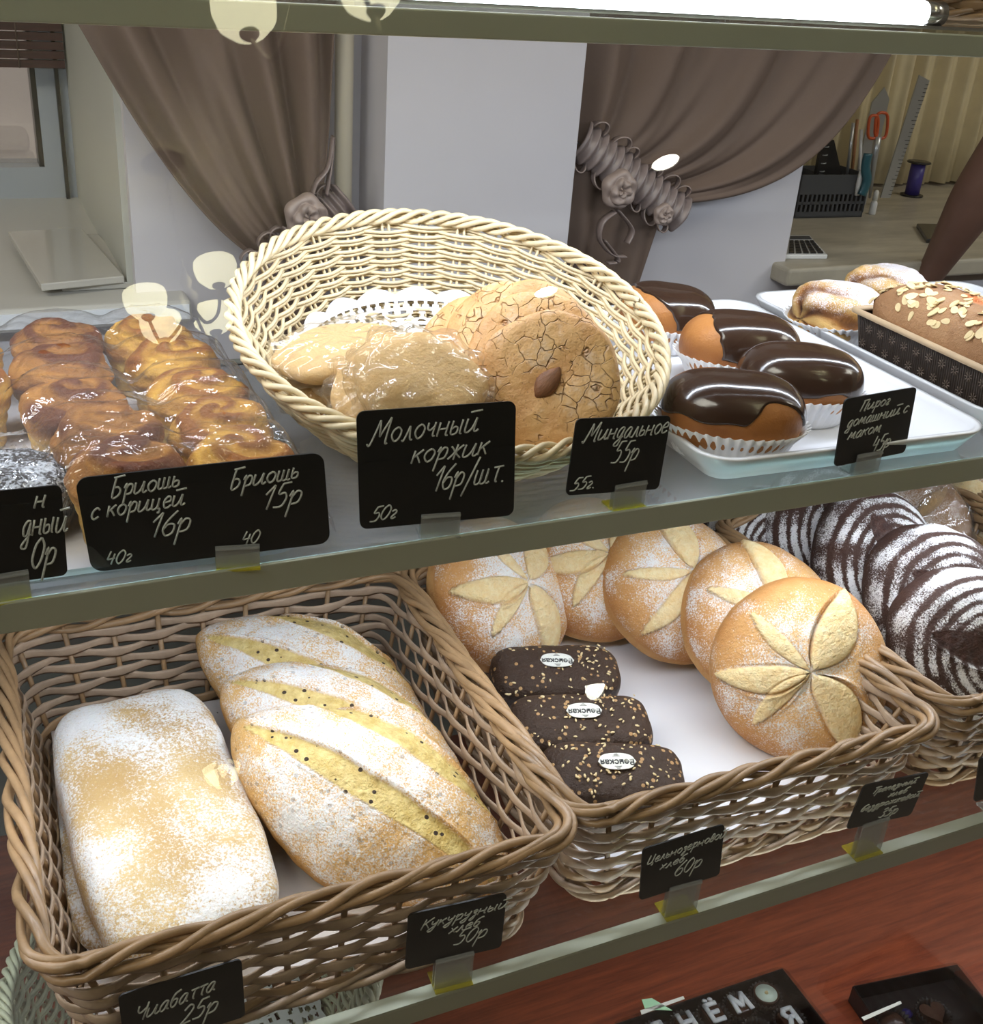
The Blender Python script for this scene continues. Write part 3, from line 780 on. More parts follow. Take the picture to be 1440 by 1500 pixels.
c1 = curtain('curtain', 'taupe curtain drawn to the right over the left window, gathered behind the wicker basket', YC1,
        [(20, -120), (130, 70), (250, 300), (372, 378)], [(500, -120), (492, 80), (488, 200), (472, 300)], 3.7,
        [(378, 520), (470, 520)], [(390, 360), (478, 300)], seed=3)
c2 = curtain('curtain', 'taupe curtain swept across the right window and gathered beside the pillar', YC2,
        [(848, -120), (848, 20), (845, 120), (842, 205)], [(1425, -120), (1300, 110), (1230, 290), (985, 296)], 4.3,
        [(828, 520), (905, 520)], [(838, 205), (975, 300)], seed=8)
def tieback(parent, y, P0, P1, wpx, roses, nruf=9):
    """ruffled satin band across the gathered cloth, with rosettes and ribbon loops"""
    a = at_y(*P0, y); b = at_y(*P1, y); d = (b - a); L = d.length; d.normalize()
    up = Vector((0, 1, 0)).cross(d).normalized(); up = -up if up.z < 0 else up
    hw = (at_y(720, 300, y) - at_y(720, 300 + wpx, y)).length * 0.5
    def fn(u, v):
        s = u*L; wv = math.sin(2*PI*nruf*1.5*u)
        e = (v - 0.5)*2
        p = a + d*s + up*(e*hw*(1 + 0.10*math.sin(2*PI*nruf*1.5*u + 1)))
        p = p.copy(); p.y = y - 0.022 - 0.0045*wv*(0.6 + 0.4*abs(e)) - 0.012*(1 - e*e)
        return p - Vector((0, parent.location.y, 0))
    cloth('tie_band', fn, 200, 12, 'tie_satin', parent)
    for sgn in (1, -1):                                   # ruffle loops along both edges
        for k in range(nruf - 3):
            c = a + d*(L*(k + .5 + 0.25*math.sin(k*2.3))/(nruf - 3)) + up*(sgn*hw*1.02)
            r = hw*0.42*(1 + .2*math.sin(k*1.9)); pts = []
            for q in range(9):
                an = math.atan2(up.z*sgn, up.x*sgn) + (q/8 - .5)*PI*1.15; pts.append((c.x + r*math.cos(an), y - 0.024 - 0.010*math.sin(q/8*PI) - parent.location.y, c.z + r*math.sin(an)))
            MB().tube(crom(pts, 3), 0.0011, 5, up=(0, 1, 0), r2=0.0011).build('ruffle_loop', 'rose_satin', parent)
            V_ = crom(pts, 3); mb = MB(); mb.tube([(p_[0], p_[1] + 0.005, p_[2]) for p_ in V_], 0.0060, 6, up=(0, 1, 0), r2=0.0007).build('ruffle_loop', 'tie_satin', parent)
    for (px, py, rp) in roses:
        c = at_y(px, py, y - 0.045); Rr = rp/F_PX*1.62
        def fr(dx, dy, dz, ph, th):
            q = np.sin(th); phs = 1.0*ph - 13.0*q*(0.75 + .25*q) + 0.6*np.sin(3*ph + 4*q)
            rid = np.abs(np.sin(phs*0.5))**0.6; h = Rr*(0.16*rid - 0.10) * (dz > -0.2) + Rr*0.05*np.sin(5*ph + 7*q)
            P = np.stack([(Rr*dx) + dx*h, (Rr*dy) + dy*h, dz*Rr*0.62 + dz*h*1.4 - 0.22*Rr*np.exp(-(q/.22)**2)], -1)
            return P, {}
        o = ball('rosette', 'rose_satin', parent, fr, 150, 70)
        o.matrix_local = Matrix.Translation((c.x, c.y - parent.location.y, c.z)) @ Matrix.Rotation(PI/2, 4, 'X')
tieback(c1, YC1, (366, 402), (500, 285), 54, [(449, 316, 27)], 9)
tieback(c2, YC2, (838, 200), (988, 312), 54, [(907, 277, 27), (972, 314, 16)], 9)
def ribbon(parent, y, pts, w):
    P = [at_y(*p, y) for p in pts]; P = [(p.x, p.y - parent.location.y - 0.004*math.sin(i*1.7), p.z) for i, p in enumerate(P)]
    Q = crom(P, 6); MB().tube(Q, w, 6, up=(0, 1, 0.2), r2=0.001).build('ribbon', 'tie_satin', parent)
for pts in ([(900, 310), (882, 325), (878, 350), (895, 372), (915, 375)], [(905, 308), (925, 335), (918, 356)], [(885, 352), (905, 380), (890, 385)]):
    mb = MB(); P = [at_y(*p, YC2 - 0.04) for p in pts]
    Q = crom([(p.x, p.y - YC2, p.z) for p in P], 8)
    mb.tube(Q, 0.0015, 6, up=(1, 0, 0.4), r2=0.009).build('ribbon', 'tie_satin', c2)
for pts in ([(455, 300), (462, 270), (480, 245), (488, 200), (484, 245), (478, 285)],):
    mb = MB(); P = [at_y(*p, YC1 - 0.035) for p in pts]
    mb.tube(crom([(p.x, p.y - YC1, p.z) for p in P], 8), 0.0015, 6, up=(1, 0, 0.4), r2=0.008).build('ribbon', 'tie_satin', c1)
# sheer curtain in the right window
def fsheer(u, v):
    x = 1.29 + u*1.5; return (x, 2.03 + 0.010*math.sin(2*PI*26*u + 0.7*math.sin(u*31)) + 0.006*math.sin(2*PI*47*u), Z_SILL + 0.004 + (1-v)*1.5)
o = cloth('sheer_curtain', fsheer, 520, 8, 'sheer_fabric', None, 0.001)
tag(o, 'cream sheer curtain hanging in fine vertical folds behind the desk items', 'curtain')

# ------------------------------------------------------------------ things on the right sill
zs = Z_SILL - 0.004
a = at_z(1163, 320, zs); b = at_z(1262, 318, zs)
org = thing('desk_organizer', 'dark grey slotted plastic desk organizer on the right windowsill', 'organizer', (a.x, a.y, zs))
W = (b - a).length; Hh = 0.082
ang = math.atan2(b.y - a.y, b.x - a.x); org.rotation_euler = (0, 0, ang)
mb = MB(); mb.box((0, 0, 0.045), (W, 0.003, Hh)); mb.box((0, 0, 0), (W, 0.003, 0.012)); mb.box((0, 0, 0.026), (W, 0.003, 0.031))
nsl = 15
for i in range(nsl + 1): mb.box((i*W/nsl*(1-0.02), 0, 0.010), (i*W/nsl*(1-0.02) + 0.0045, 0.003, 0.046))
mb.box((0, 0.09, 0), (W, 0.093, Hh)); mb.box((0, 0, 0), (0.003, 0.093, Hh)); mb.box((W - 0.003, 0, 0), (W, 0.093, Hh)); mb.box((0, 0, 0), (W, 0.093, 0.003)); mb.box((W*0.42, 0.003, 0), (W*0.43, 0.09, Hh*.95))
mb.build('body', 'grey_plastic', org, False)
def pole(name, label, cat, p0, p1, z0, build, yoff=0.03):
    pass
yo = (a.y + 0.045)
# spiral notebook standing in the organizer
nb = thing('spiral_notebook', 'dark spiral-bound notebook standing in the grey organizer', 'notebook', (0, yo - 0.01, 0))
q = [at_y(*p, yo - 0.01) for p in [(1188, 300), (1243, 300), (1222, 205), (1205, 205)]]
mb = MB(); mb.add([(p.x, dy, p.z) for dy in (0, 0.008) for p in q], [(3,2,1,0),(4,5,6,7),(0,1,5,4),(1,2,6,5),(2,3,7,6),(3,0,4,7)]); mb.build('cover', 'device_dark', nb, False)
mb = MB()
for k in range(9):
    t_ = k/8; p = q[0].lerp(q[3], t_) + Vector((0.012, 0, 0)); 
    mb.tube([(p.x + 0.006*math.cos(x), 0.004 + 0.009*math.sin(x), p.z + x*0.0006) for x in np.linspace(0, 2*PI, 9)], 0.0011, 5)
mb.build('spiral', 'steel', nb)
# set squares / rulers
def flatbar(name, label, cat, quad, y, mat, th=0.003, marks=None, tilt=0.0):
    P = [at_y(*p, y) for p in quad]; t = thing(name, label, cat, (0, y, 0))
    n = len(P); V = [(p.x, 0, p.z) for p in P] + [(p.x, th, p.z) for p in P]
    mb = MB(); mb.add(V, [tuple(range(n)), tuple(range(2*n-1, n-1, -1))] + [(i, i+n, (i+1) % n + n, (i+1) % n) for i in range(n)])
    mb.build('blade', mat, t, False)
    if marks:
        mm = MB(); p0, p1, k = Vector((P[marks[0]].x, -0.0006, P[marks[0]].z)), Vector((P[marks[1]].x, -0.0006, P[marks[1]].z)), marks[2]
        inn = Vector((P[marks[3]].x, -0.0006, P[marks[3]].z)) - p0; inn.normalize()
        for i in range(1, k):
            c = p0.lerp(p1, i/k); mm.tube([c, c + inn*(0.008 if i % 5 else 0.013)], 0.0005, 4)
        mm.build('scale_marks', 'device_dark', t)
    return t
flatbar('ruler', 'long metal ruler leaning up against the cream curtain', 'ruler', [(1290, 290), (1304, 290), (1362, 118), (1347, 110)], yo + 0.028, 'steel', marks=(1, 2, 30, 0))
flatbar('set_square', 'grey transparent set square standing behind the scissors', 'set square', [(1245, 300), (1268, 300), (1303, 145), (1296, 128), (1278, 150)], yo + 0.040, 'steel')
# scissors: orange loop handles
sc_ = thing('scissors', 'orange-handled scissors standing handles up in the organizer', 'scissors', (0, yo, 0))
for cx, cy, rx, ry in ((1291, 184, 9, 19), (1279, 186, 7, 17)):
    pts = []
    for k in range(20):
        an = 2*PI*k/20; sx = abs(math.cos(an))**.6*np.sign(math.cos(an)); sz = abs(math.sin(an))**.6*np.sign(math.sin(an))
        p = at_y(cx + rx*sx + 3*sz*-0.5, cy + ry*sz, yo); pts.append((p.x, 0, p.z))
    MB().tube(pts, 0.0030, 8, True).build('handle', 'orange_plastic', sc_)
P = [at_y(*p, yo) for p in ((1286, 200), (1282, 225), (1274, 290))]; MB().tube([(p.x, 0, p.z) for p in P], 0.007, 8, up=(0, 1, 0), r2=0.009, taper=[1, .8, .3]).build('blades', 'steel', sc_)
# teal knife, glue stick, pencils
tk = thing('utility_knife', 'teal and grey utility knife hanging at the right end of the organizer', 'knife', (0, yo - 0.06, 0))
P = [at_y(*p, yo - 0.06) for p in ((1272, 225), (1268, 245), (1270, 265), (1262, 286))]; MB().tube(crom([(p.x, 0, p.z) for p in P]), 0.006, 8, up=(0, 1, 0), r2=0.011).build('handle', 'teal_plastic', tk)
P = [at_y(*p, yo - 0.055) for p in ((1263, 250), (1258, 270), (1256, 286))]; MB().tube([(p.x, 0.006, p.z) for p in P], 0.004, 8, up=(0, 1, 0), r2=0.006).build('grip', 'white_plastic', tk)
gs = thing('glue_bottle', 'small white glue bottle standing beside the organizer', 'bottle', tuple(at_z(1277, 314, zs)))
MB().lathe([(0.006, 0), (0.007, 0.002), (0.007, 0.022), (0.0045, 0.028)], 16).build('body', 'white_plastic', gs)
MB().lathe([(0.0052, 0.028), (0.0052, 0.044), (0.003, 0.048)], 16).build('cap', 'label_paper', gs)
for k, (p0, p1, mt, lb) in enumerate([((1247, 262), (1256, 175), 'tan_wood', 'brown pencil standing in the organizer beside the notebook'), ((1240, 262), (1250, 180), 'steel', 'thin grey pen standing in the organizer left of the brown pencil'), ((1258, 262), (1262, 190), 'white_plastic', 'white pen standing in the organizer left of the scissors')]):
    A_, B_ = at_y(*p0, yo + 0.01), at_y(*p1, yo + 0.01); t = thing('pencil' if k == 0 else 'pen', lb, 'pencil' if k == 0 else 'pen', (0, yo + 0.01, 0))
    MB().tube([(A_.x, 0, A_.z), (B_.x, 0, B_.z)], 0.0035, 6).build('barrel', mt, t)
# thread spool with dark flanges
p = at_z(1335, 287, zs); sp = thing('thread_spool', 'spool of shiny violet thread with dark flanges on the windowsill', 'spool', (p.x, p.y, zs))
MB().lathe([(0.002, 0), (0.024, 0), (0.025, 0.002), (0.024, 0.004), (0.002, 0.004)], 28).build('flange', 'device_dark', sp)
MB().lathe([(0.002, 0.070), (0.024, 0.070), (0.026, 0.0715), (0.024, 0.074), (0.002, 0.074)], 28).build('flange', 'device_dark', sp)
MB().lathe([(0.002, 0.004), (0.0155, 0.004), (0.0158, 0.035), (0.0155, 0.070), (0.002, 0.070)], 28).build('thread', 'purple_thread', sp)
# calculator and phones
def slabdev(name, label, cat, quad, z0, th, mat, keys=False):
    P = [at_z(px, py, z0 + th) for px, py in quad]; t = thing(name, label, cat, (0, 0, z0))
    V = [(p.x, p.y, 0) for p in P] + [(p.x, p.y, th) for p in P]
    o = MB().add(V, [(3,2,1,0),(4,5,6,7),(0,1,5,4),(1,2,6,5),(2,3,7,6),(3,0,4,7)]).build('body', mat, t, False); bevel(o, 0.002, 2)
    if keys:
        mb = MB()
        for i in range(5):
            for j in range(5):
                u0, u1 = 0.08 + i*0.175, 0.08 + i*0.175 + 0.13; v0, v1 = 0.05 + j*0.13, 0.05 + j*0.13 + 0.095
                f = lambda u, v: P[0].lerp(P[1], u).lerp(P[3].lerp(P[2], u), v)
                q = [f(u0, v0), f(u1, v0), f(u1, v1), f(u0, v1)]
                mb.add([(k.x, k.y, th - .001) for k in q] + [(k.x, k.y, th + 0.002) for k in q], [(4,5,6,7),(0,1,5,4),(1,2,6,5),(2,3,7,6),(3,0,4,7)])
        o = mb.build('keys', 'device_dark', t, False)
        q = [f(0.08, 0.76), f(0.92, 0.76), f(0.92, 0.92), f(0.08, 0.92)]
        MB().add([(k.x, k.y, th - .001) for k in q] + [(k.x, k.y, th + 0.001) for k in q], [(4,5,6,7),(0,1,5,4),(1,2,6,5),(2,3,7,6),(3,0,4,7)]).build('display', 'grey_plastic', t, False)
    return t
slabdev('calculator', 'pale calculator with dark keys at the left end of the right windowsill', 'calculator', [(1150, 373), (1213, 373), (1186, 344), (1155, 344)], zs, 0.008, 'white_plastic', True)
slabdev('mobile_phone', 'dark mobile phone lying on the windowsill beside the bare forearm', 'phone', [(1358, 350), (1400, 350), (1398, 328), (1343, 327)], zs, 0.008, 'device_dark')
# forearm with a hand resting on the sill, skin modifier
def arm():
    t = thing('person', 'bare forearm of a person leaning on the right windowsill beside the phone', 'person', (0, 0, 0))
    hand = at_z(1348, 425, zs + 0.03); hand.y = 1.47; hand = at_y(1352, 420, 1.46)
    elbow = at_y(1470, 225, 1.36); sh = elbow + Vector((0.16, -0.05, 0.22))
    chain = [(sh, .060), (elbow + Vector((0.03, 0, 0.05)), .050), (elbow, .044), (elbow.lerp(hand, .3), .046), (elbow.lerp(hand, .62), .034), (elbow.lerp(hand, .9), .024), (hand, .025)]
    d = (hand - elbow).normalized(); side = d.cross(Vector((0, -1, 0))).normalized(); palm = hand + d*0.045
    V = [c[0] for c in chain] + [palm]; R = [c[1] for c in chain] + [0.026]; E = [(i, i+1) for i in range(len(V)-1)]
    base = len(V) - 1
    for k, (o_, L_) in enumerate(((-.026, .075), (-.009, .085), (.009, .080), (.026, .065))):
        p = palm + side*o_ + d*0.015; prev = base
        for s_, (b_, rr) in enumerate(((.35, .0095), (.7, .0088), (1.0, .0078))):
            q = p + d*(L_*b_*0.8) + Vector((0, -1, 0)).lerp(-side.cross(d), 0.0)*0 + Vector((0, 0.012*b_*b_, -0.02*b_*b_)); V.append(q); R.append(rr); E.append((prev, len(V)-1)); prev = len(V)-1
    p = palm - d*0.02 + side*0.03; V.append(p); R.append(.012); E.append((base - 1, len(V)-1)); V.append(p + side*0.018 + d*0.03); R.append(.0095); E.append((len(V)-2, len(V)-1))
    V.append(p + side*0.018 + d*0.055); R.append(.0085); E.append((len(V)-2, len(V)-1))
    me = bpy.data.meshes.new('arm'); me.from_pydata([tuple(v) for v in V], E, []); o = link(bpy.data.objects.new('arm', me)); o.parent = t
    m = o.modifiers.new('skin', 'SKIN')
    for i, sv in enumerate(me.skin_vertices[0].data): sv.radius = (R[i], R[i]); sv.use_root = (i == 0)
    s = o.modifiers.new('sub', 'SUBSURF'); s.levels = 2; s.render_levels = 2
    me.materials.append(MATS['skin'])
    bpy.context.view_layer.update(); dg = bpy.context.evaluated_depsgraph_get(); me2 = bpy.data.meshes.new_from_object(o.evaluated_get(dg))
    o.modifiers.clear(); o.data = me2; me2.polygons.foreach_set('use_smooth', [True]*len(me2.polygons))
    if not me2.materials: me2.materials.append(MATS['skin'])
arm()

# ================================================================== DISPLAY CASE
X0, X1 = -0.9, 1.9
case = bpy.data.objects.new('display_case', None); link(case)
tag(case, 'glass display case with olive metal rails holding the bread and pastries', 'display case')
def rail(name, y, z, hgt, ledge, mat='rail_metal', mat2='rail_metal'):
    mb = MB(); mb.box((X0, y - 0.012, z - hgt), (X1, y - 0.009, z)); o = mb.build(name, mat2, case, False); bevel(o, 0.0008, 2)
    mb = MB(); mb.box((X0, y - 0.012, z + 0.0002), (X1, y - 0.012 + ledge, z + 0.0022)); o2 = mb.build('rail_ledge', mat, case, False)
    mb = MB(); mb.box((X0, y - 0.009, z - hgt), (X1, y + 0.004, z - hgt + 0.0015)); mb.build('rail_foot', mat2, case, False)
# pane surfaces
yT = 0.694
mb = MB(); mb.box((X0, yT - 0.004, 1.341), (X1, yT - 0.001, 1.3565)); o = mb.build('front_rail', 'rail_metal', case, False); bevel(o, 0.001, 2)
MB().box((X0, yT - 0.001, 1.341), (X1, yT + 0.012, 1.343)).build('rail_foot', 'rail_metal', case, False)
ym = 0.578
mb = MB(); mb.box((X0, ym - 0.002, 1.0425), (X1, ym + 0.001, 1.0615)); o = mb.build('front_rail', 'rail_dark', case, False); bevel(o, 0.0008, 2)
MB().box((X0, ym + 0.001, 1.0425), (X1, ym + 0.020, 1.044)).build('rail_foot', 'rail_metal', case, False)
yl = 0.462
mb = MB(); mb.box((X0, yl - 0.004, 0.782), (X1, yl - 0.001, 0.7985)); o = mb.build('front_rail', 'rail_dark', case, False); bevel(o, 0.0008, 2)
MB().box((X0, yl - 0.004, 0.7985), (X1, yl + 0.006, 0.8005)).build('rail_ledge', 'rail_metal', case, False)
# glass shelves
for (y0, y1, z, gm) in ((0.738, 1.06, 1.3600, 'low_shelf_glass'), (ym + 0.0012, 0.914, Z_SH, 'shelf_glass'), (yl + 0.0065, 0.93, Z_LOW, 'low_shelf_glass')):
    o = MB().box((X0, y0, z - 0.0065), (X1, y1, z)).build('glass_shelf', gm, case, False)
MB().box((X0, 0.9145, Z_SH - 0.0065), (X1, 0.9165, Z_SH + 0.0005)).build('shelf_edge', 'device_dark', case, False)
# bright aluminium channel at the front of the middle shelf
MB().box((X0, ym + 0.002, Z_SH - 0.0105), (X1, ym + 0.016, Z_SH - 0.0072)).build('light_channel', 'glass_edge', case, False)
# curved front glass: vertical at the bottom, leaning back above
prof = [(0.447, 0.56), (0.447, 0.70), (0.447, 0.84), (0.4485, 0.88), (0.455, 0.925), (0.470, 0.965), (0.494, 1.005), (0.5185, 1.035), (0.5456, 1.03 + 0.063), (0.60, 1.161 + 0.063), (0.70, 1.402 + 0.063), (0.75, 1.5225 + 0.063)]
prof = [(0.447, 0.56), (0.447, 0.70), (0.447, 0.84), (0.4485, 0.87), (0.454, 0.90), (0.466, 0.93), (0.484, 0.96), (0.508, 0.995), (0.5215, 1.022)] 
sl = 0.415
z = 1.05
while z < 1.60: prof.append((0.5215 + 0.0 + (z - 1.022)*sl, z)); z += 0.05
prof = crom(prof, 5)
V = []; 
for x in (X0, X1): V += [(x, p[0], p[1]) for p in prof] + [(x, p[0] + 0.004, p[1]) for p in prof[::-1]]
n = len(prof)*2
Fc = [(i, (i+1) % n, n + (i+1) % n, n + i) for i in range(n) if i != n//2 - 1 and i != n - 1]
V += [V[n//2 - 1], V[n//2], V[n + n//2], V[n + n//2 - 1], V[n-1], V[0], V[n], V[2*n-1]]
Fc += [(2*n, 2*n+1, 2*n+2, 2*n+3), (2*n+4, 2*n+5, 2*n+6, 2*n+7)]
mesh_obj('curved_glass', V, Fc, 'front_glass', case, True)
# deck, base cabinet, lower back panel, sides
o = MB().box((X0, 0.40, Z_DECK - 0.03), (X1, 0.99, Z_DECK)).build('wooden_deck', 'mahogany', case, False)
MB().box((X0, 0.42, 0.0), (X1, 0.97, Z_DECK - 0.03)).build('base_cabinet', 'mahogany', case, False)
MB().box((X0, 0.976, Z_DECK), (X1, 0.985, Z_SH - 0.02)).build('back_panel', 'panel_grey', case, False)
for x in (X0, X1 - 0.006): MB().box((x, 0.46, Z_DECK), (x + 0.006, 0.975, 1.5)).build('side_panel', 'box_plastic', case, False)
# lamp tube above the top rail and the tubes under the shelves
def tube_lamp(label, x0, x1, y, z, mat, r=0.0075):
    t = thing('tube_lamp', label, 'lamp', (x0, y, z), group='tube lamps of the case')
    MB().tube([(0, 0, 0), (x1 - x0, 0, 0)], r, 16).build('tube', mat, t)
    for x in (-0.018, x1 - x0): MB().tube([(x, 0, 0), (x + 0.018, 0, 0)], r*1.05, 16).build('end_cap', 'chrome', t)
px = at_y(1352, 28, 0.72).x
tube_lamp('glowing white tube lamp lying behind the top rail', -0.85, px, 0.722, 1.3680, 'tube_glow', 0.0085)
MB().box((X0, 0.712, 1.3575), (X1, 0.732, 1.3600)).build('lamp_channel', 'chrome', case, False)
tube_lamp('glowing tube lamp hidden under the middle shelf behind its rail', -0.85, 1.85, 0.590, 1.0480, 'tube_glow', 0.0032)
tube_lamp('glowing tube lamp hidden under the lower shelf behind its rail', 0.29, 1.85, 0.470, 0.786, 'tube_glow_low', 0.003)

# ================================================================== BAKED GOODS
cr, cd, cf = right.copy(), -down, -fwd            # room directions: to the right, up and towards the customer's eye
def facing(loc, ox, oy):
    """normal of a loaf leaning so that its crown sits off centre by (ox, oy) radii as the customer sees it"""
    v = (CAM - Vector(loc)).normalized(); r = Vector((0, 0, 1)).cross(v).normalized(); u = v.cross(r)
    return v*math.sqrt(max(0, 1 - ox*ox - oy*oy)) + r*ox + u*oy

def roll(label, loc, n, R, H, petals, spin=0, seed=0, group=None, cat='bread', name='round_bread', mat='roll_crust'):
    t = thing(name, label, cat, M=frame(loc, n, spin), group=group)
    def fn(dx, dy, dz, ph, th):
        rho = np.sin(th)**0.86
        wob = 1 + 0.018*np.sin(2*ph + seed) + 0.012*np.sin(3*ph + 2*seed)
        x = R*rho*np.cos(ph)*wob; y = R*rho*np.sin(ph)*wob
        z = np.where(dz > 0, H*np.abs(dz)**0.95, -H*0.60*np.abs(dz)**0.6)
        sl = [(0.04*R*math.cos(a), 0.04*R*math.sin(a), L*R*math.cos(a + .04), L*R*math.sin(a + .04), wd*R, b*R) for a, L, wd, b in petals]
        u, v = x, y
        cut, edge, h = slashes(u, v, sl, 0.0006, seed, True)
        top = sst(dz, 0.0, 0.15); cut *= top; edge *= top; h = h*top*1.3
        lump = 0.0011*fbm(x, y, z, 70, seed)
        nn = np.stack([dx, dy, dz*1.4], -1); nn /= np.linalg.norm(nn, axis=-1)[..., None]
        P = np.stack([x, y, z], -1) + nn*(h + lump)[..., None]
        q = np.sqrt(x*x + y*y)/R
        flour = top*np.clip(1.12 - 0.85*q + 0.25*fbm(x, y, z, 45, seed+3), 0, 1)
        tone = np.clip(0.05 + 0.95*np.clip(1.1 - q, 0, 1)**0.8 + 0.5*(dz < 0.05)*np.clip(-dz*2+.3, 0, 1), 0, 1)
        return P, dict(cut=cut, edge=edge*0.9, flour=flour, tone=tone)
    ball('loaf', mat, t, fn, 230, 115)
    return t
def petals5(seed, n=5, L=0.93, wd=0.185):
    r = random.Random(seed)
    base = [(2.75, .95, .15, .07), (1.85, .86, .10, .04), (3.55, .82, .11, -.05), (0.70, .95, .22, -.08), (-1.55, .95, .22, .10)]
    if n != 5: return [(2*PI*k/n + r.uniform(-.12, .12), L + r.uniform(-.06, .04), wd*r.uniform(.75, 1.25), r.uniform(-.04, .04)) for k in range(n)]
    return [(a + r.uniform(-.08, .08), l, w_*r.uniform(.9, 1.15), b) for a, l, w_, b in base]

BL = 'floury round loaf with star cuts'
rolls = [
 ((0.398, 0.785, 0.872), (0.62, 0.34), 0.074, 2, 'round floury loaf alone at the back left of the middle basket, star turned right', 0.4),
 ((0.505, 0.800, 0.872), (0.30, 0.40), 0.070, 5, 'round loaf farthest back in the row of four, mostly under the shelf rail', 0.2),
 ((0.558, 0.745, 0.874), (0.38, 0.42), 0.072, 7, 'round floury loaf second from the back in the leaning row', 1.0),
 ((0.600, 0.672, 0.874), (0.42, 0.36), 0.073, 9, 'round floury loaf third in the leaning row, right behind the front one', 0.75),
 ((0.588, 0.598, 0.874), (0.24, 0.00), 0.0745, 12, 'round floury loaf at the front of the leaning row, star cuts facing out', 0.0)]
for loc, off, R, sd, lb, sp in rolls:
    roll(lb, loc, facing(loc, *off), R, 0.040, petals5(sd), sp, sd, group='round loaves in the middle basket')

def oval(label, loc, n, A, B, H, spin, sl, mat, name, cat, seed=0, group=None, flo=None, sq=1.0, boxy=2.0, tonef=None, prof=0.8, bot=0.5, nu=220, nv=110, topcut=True):
    t = thing(name, label, cat, M=frame(loc, n, spin), group=group)
    def fn(dx, dy, dz, ph, th):
        sup = (np.abs(np.cos(ph))**boxy + np.abs(np.sin(ph))**boxy)**(-1/boxy)
        rho = np.sin(th)**prof * sup
        x = A*rho*np.cos(ph); y = B*rho*np.sin(ph)
        z = np.where(dz > 0, H*np.abs(dz)**sq, -H*bot*np.abs(dz)**0.6)
        cut, edge, h = slashes(x, y, sl, 0.0012, seed)
        top = sst(dz, 0.0, 0.12) if topcut else 1.0
        cut = cut*top; edge = edge*top; h = h*top*1.3
        lump = 0.0016*fbm(x, y, z, 60, seed) + 0.0007*fbm(x, y, z, 200, seed+1)
        nn = np.stack([dx, dy, dz*1.5], -1); nn /= np.linalg.norm(nn, axis=-1)[..., None]
        P = np.stack([x, y, z], -1) + nn*(h + lump)[..., None]
        e = np.sqrt((x/A)**2 + (y/B)**2)
        fl = flo(x, y, dz, e) if flo else np.zeros_like(x)
        tone = tonef(x, y, dz, e) if tonef else np.clip(0.9 - 0.5*e, 0, 1)
        return P, dict(cut=cut, edge=edge, flour=fl, tone=tone)
    ball('loaf', mat, t, fn, nu, nv)
    return t

# corn breads: long pointed loaves with two lengthwise cuts
def cornflo(x, y, dz, e): return sst(dz, -0.05, 0.3)*np.clip(0.98 - 0.45*e + 0.3*fbm(x, y, 0*x, 50, 4), 0, 1)
def corn(label, loc, n, A, B, H, spin, seed):
    return oval(label, loc, n, A, B, H, spin, [(-0.90*A, -0.05*B, 0.92*A, -0.10*B, 0.17*B, 0.05*B), (-0.72*A, 0.62*B, 0.78*A, 0.56*B, 0.15*B, 0.12*B)],
         'corn_crust', 'corn_bread', 'bread', seed, 'yellow corn loaves in the left basket', cornflo, 1.0, 1.55,
         lambda x, y, dz, e: np.clip(0.35 + dz*0.8, 0, 1), 0.85, 0.45, 260, 120)
corn('large corn loaf at the front of the left basket, long seeded cut facing out', (0.209, 0.583, 0.853), facing((0.209, 0.583, 0.853), 0.02, 0.30), 0.112, 0.062, 0.042, math.radians(-50), 11)
corn('corn loaf in the middle, mostly hidden behind the front corn loaf', (0.213, 0.662, 0.852), facing((0.213, 0.662, 0.852), 0.05, 0.52), 0.101, 0.055, 0.038, math.radians(-42), 21)
corn('corn loaf at the back of the left basket dusted with white flour', (0.213, 0.738, 0.846), facing((0.213, 0.738, 0.846), 0.02, 0.35), 0.103, 0.058, 0.038, math.radians(-42), 31)
# ciabattas
def cflo(x, y, dz, e): return np.clip(sst(dz, -0.6, 0.2)*(0.50 + 0.30*sst(e, 0.55, 1.1) + 0.28*fbm(x, y, dz*0.05, 75, 3) + 1.3*np.clip(y, -.06, .1)), 0, 1)
oval('large flour-dusted rectangular ciabatta at the left of the left basket', (0.0735, 0.628, 0.848), (0.02, -0.10, 1), 0.059, 0.114, 0.022, math.radians(3), [], 'ciabatta_crust', 'ciabatta', 'bread', 5, 'ciabattas in the left basket', cflo, 0.55, 5.0, lambda x, y, dz, e: np.clip(0.5 + 0.4*fbm(x, y, 0*x, 40, 8), 0, 1), 0.42, 0.9, 240, 120)
oval('second ciabatta lying underneath, only its left side showing', (0.064, 0.640, 0.8215), (0.0, -0.02, 1), 0.055, 0.095, 0.011, math.radians(-2), [], 'ciabatta_crust', 'ciabatta', 'bread', 6, 'ciabattas in the left basket', cflo, 0.6, 5.0, None, 0.42, 0.8, 120, 60)

